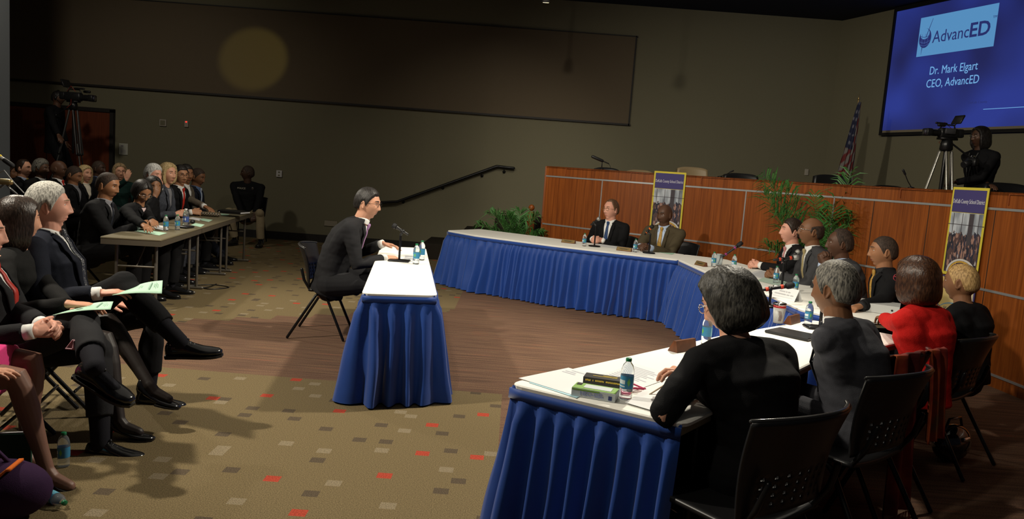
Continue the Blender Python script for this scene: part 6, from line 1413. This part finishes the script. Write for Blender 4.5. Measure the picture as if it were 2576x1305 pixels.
# --- back row of the audience
AUD = 'audience seated in the back row'
def aud(label, px, py, y, yaw, **k): return person(label, D(px, py, y), yaw, k.pop('lean', 2), k.pop('s', 1.06), vox=VM, **k)
aud('person in the far corner with orange lit face, half hidden by the wall column', 27, 436, 11.9, 0, hy=-10, sk='warm', hair=('pixie', 'auburn'), jacket=J['char'], shirt=None, lapel=False, fem=1, group=None)
aud('man with receding dark hair, yellow tie and lanyard', 60, 424, 11.2, -6, hy=4, sk='fair', hair=('receding', 'dark'), jacket=J['black'], tie=T['yellow'], shirt='paleblue')
aud('woman with short grey hair and white collar', 104, 425, 11.0, -10, hy=6, sk='deep', hair=('full', 'salt'), jacket=J['black'], shirt='white', fem=1)
aud('bald man with red tie and folded hands in the back row', 148, 427, 10.8, 0, hy=6, hp=10, sk='deep', hair=None, jacket=J['black'], tie=T['redp'], hands=[D(196, 530, 10.3), D(190, 540, 10.2)], bulk=1.1, jv=.2)
aud('man with shaved head looking down at a card', 186, 441, 10.5, 4, hy=-6, hp=20, sk='warm', hair=('crop', 'stubble'), jacket=J['crew'], shirt='greyk')
aud('woman with long blond hair and pale scarf collar', 214, 438, 11.6, -22, hy=0, sk='fair', hair=('straight', 'blond'), jacket=J['black'], shirt='cream', fem=1)
aud('dark skinned man standing out against the red door', 249, 425, 12.3, -4, hy=-4, sk='dark', hair=('crop', 'stubble'), jacket=J['navy'], shirt='blue', tie=T['dark'])
aud('woman with short sandy hair and glasses in dark green sweater', 301, 433, 12.2, -40, hy=-10, sk='fair', hair=('messy', 'ash'), jacket=J['green'], shirt=None, lapel=False, fem=1, glasses=M_blackm, hands=[None, D(318, 452, 11.85)], palms=[None, (-.5, .5, .5), [(1, 0, 0), (0, .3, 1)]])
for x_, y_, lb in ((60, 11.2, 'folding chair under the man with the yellow tie'), (148, 10.8, 'folding chair under the bald man with the red tie')):
    q = D(x_, 600, y_); folding_chair(lb, (q.x + .0, y_, 0), 0)

# --- police officer by the wall
po = person('police officer in dark jacket and khaki trousers seated at the wall', D(623, 436, 13.45), -78, 2, 1.10, hy=-78, sk='dark', hair=('crop', 'stubble'), jacket=J['crew'], shirt=None, lapel=False, trousers=J['khaki'], vox=VM, shoulders=1.15, bulk=1.15, hands=[D(640, 540, 13.1), D(610, 540, 13.1)],
            feet=[(D(655, 605, 13.15), (.15, -1, 0)), (D(590, 600, 13.1), (-.3, -1, 0))], elbow=[(-.4, .9, -.5), (-.4, -.9, -.5)], legs=[(1, .35, .8), (1, -.35, .8)])
on = po['onto']; a0 = on(.80, -.10, .012); a1 = on(.80, -.02, .012)
text_on('POLICE', .042, tuple(on(.80, -.085, .018)), (0, 1, 0), (0, 0, 1), mat('badge_print', (.30, .28, .22), .6), po['root'], extrude=.0008, bold=.001, name='chest_lettering')
b = MB(); b.sphere(on(.83, .10, .006), (.006, .022, .028), 8, 6); obj('badge', b, mat('badge_dull', (.07, .06, .05), .4, metal=.5), po['root'], True)
q = D(628, 600, 13.6); shell_chair('chair under the police officer', (q.x, 13.6, 0), -78)

# --- camera crews
RZ = .70
b = MB(); b.box((-8.2, 13.4, RZ / 2), (2.6, 1.9, RZ), bev=.01); struct('floor_riser', b, M_stair)
lc = person('camera operator in black standing behind his camera at the left door', D(146, 247, 13.35), 4, 4, 1.02, hipz=.90, standing=True, floor=RZ, hy=0, hp=2, sk='deep', hair=('crop', 'black'), jacket=J['crew'], shirt=None, lapel=False, trousers=J['crew'], vox=VM, hands=[None, D(150, 348, 12.9)], glasses=None)
hm = lc['HM']; b = MB(); pts = [hm @ Vector((0, .088 * math.cos(a), .02 + .115 * math.sin(a))) for a in [math.pi * i / 12 for i in range(13)]]; b.tube(pts, .007, 6); b.sphere(hm @ Vector((0, -.088, .0)), (.022, .014, .03)); b.sphere(hm @ Vector((0, .088, .0)), (.022, .014, .03)); b.tube([hm @ Vector((.0, -.09, -.01)), hm @ Vector((.07, -.085, -.05)), hm @ Vector((.10, -.03, -.062))], .004, 6); obj('headset', b, M_black, lc['root'], True)
M_lens = mat('lens_glass', (.03, .03, .045), .05, spec=1.0, coat=1.0)
def camera_rig(label, tlabel, c, rz, s, fz, m_leg):
    """c: centre of the camera body; fz: floor height"""
    t = thing('video_camera', label, 'camera', tuple(c), rz, None, s)
    b = MB(); b.box((0, 0, 0), (.34, .13, .17), bev=.02); b.box((-.22, 0, .01), (.12, .11, .15), bev=.015); obj('camera_body', b, M_black, t, True)
    b = MB(); b.lathe([(.055, .0), (.058, .02), (.052, .05), (.060, .07), (.060, .17), (.066, .19)], (.16, 0, -.01), 24, Matrix.Rotation(R_(90), 3, 'Y')); obj('lens_barrel', b, M_black, t, True)
    b = MB(); b.box((.40, 0, -.01), (.10, .16, .13), bev=.012); h_ = obj('matte_hood', b, M_black, t, True); b = MB(); b.lathe([(.05, 0), (.052, .004)], (.452, 0, -.01), 20, Matrix.Rotation(R_(90), 3, 'Y')); obj('front_glass', b, M_lens, h_, True)
    b = MB(); b.tube([(-.12, 0, .09), (-.10, 0, .145), (.12, 0, .145), (.16, 0, .09)], .013, 8); obj('top_handle', b, M_black, t, True)
    b = MB(); b.tube([(.04, -.02, .165), (.24, -.02, .165)], .018, 10); obj('shotgun_mic', b, M_black, t, True)
    b = MB(); b.box((.02, .085, .03), (.20, .02, .10), bev=.008); obj('side_panel', b, mat('camera_grey', (.05, .05, .055), .4), t, True)
    b = MB(); b.box((.22, .10, .12), (.14, .05, .05), bev=.01); obj('viewfinder', b, M_black, t, True)
    b = MB(); b.box((-.16, 0, .25), (.03, .24, .17), Matrix.Rotation(R_(-25), 3, 'Y'), bev=.008); b.tube([(-.10, 0, .13), (-.14, 0, .20)], .012, 8); obj('monitor_panel', b, M_black, t, True)
    b = MB(); b.tube([(.0, -.07, -.06), (.05, -.14, -.16), (-.05, -.13, -.24)], .004, 6); b.tube([(-.1, -.06, .09), (.02, -.10, .20), (.08, -.05, .10)], .004, 6); obj('red_cable', b, mat('cable_red', (.30, .02, .01), .5), t, True)
    z0 = (c.z - fz) / 1.0
    tt = thing('tripod', tlabel, 'tripod', (c.x, c.y, fz), rz)
    top = z0 - .10 * s
    b = MB(); b.lathe([(.05, top - .14), (.07, top - .12), (.065, top - .05), (.05, top)], seg=16); b.box((0, 0, top), (.20, .09, .025)); obj('pan_head', b, M_blackm, tt, True)
    b = MB(); b.tube([(-.06, .03, top - .06), (-.42, .06, top - .28)], .011, 8); b.tube([(-.36, .055, top - .245), (-.43, .06, top - .285)], .018, 8); obj('pan_handle', b, M_black, tt, True)
    for k in range(3):
        a = R_(90 + 120 * k); o_ = Vector((math.cos(a), math.sin(a), 0)); sd = Vector((-o_.y, o_.x, 0)); lg = MB(); zt = top - .15; rr = .38
        for q in (-1, 1):
            lg.tube([o_ * .06 + sd * .035 * q + Vector((0, 0, zt)), o_ * (rr * .55) + sd * .035 * q + Vector((0, 0, zt * .48))], .012, 8)
        l_ = obj('leg', lg, m_leg, tt, True); lo = MB(); lo.tube([o_ * (rr * .42) + Vector((0, 0, zt * .60)), o_ * rr + Vector((0, 0, .02))], .011, 8); obj('lower_leg', lo, m_leg, l_, True)
        lo = MB(); lo.box(tuple(o_ * (rr * .55) + Vector((0, 0, zt * .48))), (.05, .05, .05), bev=.01); obj('leg_clamp', lo, M_blackm, l_, True)
    b = MB(); b.tube([(0, 0, top - .14), (0, 0, top * .45)], .02, 8); obj('centre_column', b, M_blackm, tt, True)
c = D(185, 243, 13.1); camera_rig('black shoulder video camera at the left above the audience', 'dark tripod under the left video camera', c, -6, .85, RZ, mat('tripod_dark', (.06, .06, .06), .4, metal=.4))
rc = person('camera operator in black with glasses standing behind the dais', D(2466, 346, 9.0), 196, 3, .98, hipz=.86, standing=True, floor=.80, hy=-10, hp=2, sk='deep', hair=('bob', 'black'), jacket=J['crew'], shirt=None, lapel=False, trousers=J['crew'], vox=VM, fem=.6, glasses=M_chrome, hands=[D(2405, 458, 8.9), D(2484, 462, 8.85)], shoulders=1.1, bulk=1.2)
b = MB(); on = rc['onto']; b.tube([on(.93, .06, .02), on(.7, .03, .02), on(.35, .0, .03)], .006, 6); b.tube([on(.93, -.06, .02), on(.7, -.03, .02), on(.35, .0, .03)], .006, 6); obj('neck_strap', b, mat('strap_grey', (.05, .05, .05), .6), rc['root'], True)
q = D(2445, 408, 8.72); t = thing('photo_camera', 'stills camera hanging at the standing woman\'s waist', 'camera', tuple(q), 200)
b = MB(); b.box((0, 0, 0), (.06, .13, .09), bev=.012); b.box((0, 0, .05), (.04, .05, .025), bev=.008); obj('camera_body', b, M_black, t, True); b = MB(); b.lathe([(.034, 0), (.038, .02), (.038, .10), (.034, .10)], (.03, 0, -.005), 18, Matrix.Rotation(R_(110), 3, 'Y')); obj('lens_barrel', b, M_black, t, True); b = MB(); b.box((.0, .0, .068), (.03, .04, .012)); obj('flash_shoe', b, M_chrome, t)
c = D(2385, 335, 8.75); camera_rig('black broadcast camera with flip monitor behind the right part of the dais', 'silver legged tripod behind the dais', c, 188, .64, .80, mat('tripod_silver', (.34, .33, .30), .3, metal=.8))

# ---- mint programmes held in the left row
def booklet(label, corners, m=M_mint, marks=True):
    c = sum((Vector(x) for x in corners), Vector()) / 4; t = thing('programme_sheet', label, 'paper', tuple(c), 0, 'mint programmes held in the near row'); L = [Vector(x) - c for x in corners]
    A, B_, C_, D_ = L; nn = (B_ - A).cross(D_ - A).normalized()
    if nn.z < 0: nn = -nn
    b = MB(); b.grid(lambda u, v: A.lerp(B_, u).lerp(D_.lerp(C_, u), v) + nn * .008 * math.sin(u * math.pi), 12, 4, thick=.002); obj('sheet', b, m, t, True)
    b = MB()
    for (u0, v0, u1, v1) in ((.70, .25, .735, .85), (.80, .45, .81, .75), (.84, .35, .85, .8), (.88, .4, .89, .7), (.45, .4, .46, .7), (.5, .45, .51, .65)):
        b.add([A.lerp(B_, u).lerp(D_.lerp(C_, u), v) + nn * (.0105 + .008 * 0) for u, v in ((u0, v0), (u1, v0), (u1, v1), (u0, v1))], [(0, 1, 2, 3)])
    obj('print', b, mat('mint_print', (.22, .36, .28), .7), t)
booklet('mint programme under the grey haired man\'s hand', [D(282, 742, 4.18), D(407, 738, 4.05), D(409, 705, 4.28), D(330, 722, 4.40)])
booklet('mint programme on the knee of the dark haired woman', [D(132, 792, 3.72), D(278, 778, 3.72), D(285, 758, 3.95), D(205, 770, 3.95)])
# red and white patterned handkerchief by the knees
t = thing('handkerchief', 'red and white checked cloth peeking between the men\'s knees', 'cloth', tuple(D(187, 868, 3.55)))
mh = striped('checked', (.30, .01, .05), (.62, .5, .52), 130, 45); b = MB(); b.grid(lambda u, v: ((u - .5) * .07 * (1.2 - v), .01 * math.sin(u * 9), v * .045 - .02), 8, 6, thick=.004); obj('cloth_fold', b, mh, t, True); b = MB(); b.tube([(-.04, 0, -.02), (.04, 0, -.02)], .004, 6); obj('hem', b, mh, t, True)

# ---- bags and scarf
t = thing('tote_bag', 'dark purple bag with an orange cloth at the lower left corner', 'bag', tuple(P(2, 1300, 0.0)), 10)
mpu = cloth('purple_bag', (.030, .012, .040)); b = MB(); b.sphere((0, 0, .12), (.20, .13, .13), 20, 12); b.v = [(x, y, max(z, .002)) for x, y, z in b.v]; obj('bag_body', b, mpu, t, True)
b = MB(); b.tube([(-.08, .0, .22), (-.03, -.02, .33), (.05, .0, .22)], .010, 8); obj('bag_handle', b, mpu, t, True)
b = MB(); b.grid(lambda u, v: (-.10 + .18 * u, -.10 + .12 * v, .235 + .03 * math.sin(u * 8) - .05 * (u - .5) ** 2), 10, 8, thick=.01); obj('orange_cloth', b, cloth('orange_cloth', (.60, .13, .02)), t, True)
t = thing('folder', 'dark green folder standing on the floor behind the purple bag', 'folder', tuple(P(5, 1215, 0)), 20)
b = MB(); b.box((0, 0, .12), (.24, .02, .24), bev=.004); obj('cover', b, mat('folder_green', (.01, .05, .03), .5), t); b = MB(); b.box((0, 0, .126), (.23, .012, .236)); obj('pages', b, M_paper, t)
# scarf hanging over the back of the chair
sc_ = thing('scarf', 'long orange and red scarf draped over a chair back to the floor', 'scarf', tuple(scarf_chair.location), 128)
ms = bpy.data.materials.new('scarf_weave'); ms.use_nodes = True; nt = ms.node_tree; nz = nt.nodes.new('ShaderNodeTexNoise'); nz.inputs['Scale'].default_value = 5; nz.inputs['Detail'].default_value = 3; tc = nt.nodes.new('ShaderNodeTexCoord'); nt.links.new(tc.outputs['Object'], nz.inputs['Vector'])
r = ramp(nt, [(.35, (.10, .006, .004)), (.5, (.26, .02, .008)), (.6, (.42, .07, .015)), (.7, (.20, .10, .04))]); nt.links.new(nz.outputs['Fac'], r.inputs[0]); nt.links.new(r.outputs[0], nt.nodes['Principled BSDF'].inputs['Base Color']); nt.nodes['Principled BSDF'].inputs['Roughness'].default_value = .9
def sc_f(y0, w, zt, zb, x0, ph):
    def f(u, v):
        if v < .12: a = v / .12; x = x0 + .045 - a * .07; z = zt - .05 + .055 * math.sin(a * math.pi / 2 * 1.0) + .0
        else: a = (v - .12) / .88; x = x0 - .03 - .03 * a; z = zt + .005 - (zt - zb) * a
        return (x + .016 * math.sin(u * 14 + ph + v * 2) * min(1, v * 4), y0 + (u - .5) * w * (1 - .18 * math.sin(v * 3)) , z)
    return f
b = MB(); b.grid(sc_f(.15, .30, .885, .10, -.33, 0), 26, 40, thick=.005); obj('scarf_panel', b, ms, sc_, True)
b = MB(); b.grid(sc_f(-.12, .20, .885, .42, -.34, 2), 22, 30, thick=.005); obj('scarf_panel', b, ms, sc_, True)
b = MB(); rg = random.Random(3)
for k in range(26): y = .03 + .26 * k / 25; b.tube([(-.41, y, .11), (-.415 + rg.uniform(-.01, .01), y + rg.uniform(-.01, .01), .06), (-.42 + rg.uniform(-.02, .02), y + rg.uniform(-.015, .015), .004)], .0022, 4)
obj('fringe', b, ms, sc_, False)
t = thing('handbag', 'shiny black handbag under the chair with the scarf', 'bag', tuple(P(2388, 1155, 0)), 30)
b = MB(); b.sphere((0, 0, .11), (.16, .09, .12), 24, 14); b.v = [(x, y, max(z, .003)) for x, y, z in b.v]; obj('bag_body', b, mat('patent_black', (.006, .006, .007), .12, spec=.8, coat=.6), t, True)
b = MB(); b.tube([(-.10, 0, .19), (-.06, 0, .27), (.06, 0, .27), (.10, 0, .19)], .009, 8); obj('bag_handle', b, mat('patent_black', (.006, .006, .007), .12), t, True); b = MB(); b.box((0, -.085, .16), (.07, .02, .03), bev=.006); obj('buckle', b, M_chrome, t, True)
# earring and rings
# ---- lectern corner with lamp and microphone at the far left edge
q = D(-70, 620, 6.3); t = thing('lectern', 'edge of a dark lectern carrying a brass lamp at the left frame edge', 'lectern', (q.x, 6.3, 0))
b = MB(); b.box((0, 0, .5), (.40, .40, 1.0), bev=.01); obj('lectern_body', b, mat('lectern_dark', (.015, .012, .01), .4), t); b = MB(); b.box((0, 0, 1.03), (.50, .46, .05), Matrix.Rotation(R_(8), 3, 'Y'), bev=.01); obj('lectern_top', b, mat('lectern_dark', (.015, .012, .01), .4), t)
L0 = Vector((q.x, 6.3, 0)); lb = D(42, 486, 6.3) - L0; b = MB(); a = D(-30, 455, 6.3) - L0; c = D(26, 458, 6.3) - L0
b.tube([a, c], .026, 18); lamp = obj('lamp_shade', b, mat('lamp_brass', (.45, .34, .16), .25, metal=.7), t, True)
b = MB(); b.tube([D(-10, 480, 6.3) - L0, D(14, 462, 6.3) - L0, D(28, 476, 6.3) - L0, D(42, 488, 6.3) - L0], .010, 8); obj('lamp_arm', b, M_chrome, t, True)
b = MB(); b.tube([(0, 0, 1.04), D(-34, 500, 6.3) - L0, D(-28, 458, 6.3) - L0], .012, 8); obj('lamp_stem', b, mat('lamp_brass', (.45, .34, .16), .25, metal=.7), t, True)
t = thing('microphone', 'silver microphone with yellow tip reaching in at the left edge', 'microphone', tuple(L0 + Vector((.02, 0, 1.06))), 0); O = L0 + Vector((.02, 0, 1.06))
b = MB(); b.tube([(0, 0, 0), D(-50, 470, 6.3) - O, D(-20, 400, 6.3) - O], .008, 8); obj('mic_neck', b, M_blackm, t, True)
b = MB(); b.tube([D(-6, 392, 6.3) - O, D(14, 404, 6.3) - O], .017, 12); obj('mic_body', b, M_sil, t, True); b = MB(); b.tube([D(12, 403, 6.3) - O, D(31, 416, 6.3) - O], .020, 12); obj('mic_grille', b, mat('grille_dark', (.02, .02, .022), .5), t, True); b = MB(); b.sphere(D(0, 393, 6.3) - O, .016); obj('yellow_band', b, mat('yellow_tape', (.7, .5, .02), .5), t, True)
b = MB(); b.tube([D(-10, 440, 6.3) - O, D(10, 428, 6.3) - O, D(36, 460, 6.3) - O, D(60, 485, 6.3) - O], .005, 6); obj('mic_cable', b, mat('grey_cable', (.3, .3, .3), .5), t, True)
# ceiling lamp whose rim shows at the top edge
q = D(1371, 6, 10.5); t = thing('stage_lamp', 'round stage lamp just showing at the top edge', 'lamp', tuple(q))
b = MB(); b.lathe([(.055, .0), (.06, .005), (.055, .12), (.03, .16)], seg=20, rot=Matrix.Rotation(R_(14), 3, 'X')); obj('lamp_housing', b, M_black, t, True)
b = MB(); b.tube([(0, -.04, .15), (0, -.04, CEIL - q.z)], .01, 8); obj('hanging_rod', b, M_blackm, t, True)
b = MB(); b.lathe([(.040, -.004), (.040, .002)], (.012, 0, 0), 18, Matrix.Rotation(R_(14), 3, 'X')); obj('lamp_lens', b, mat('lens_glow', (.8, .7, .4), .5, emit=(1, .85, .5), estr=3), t)
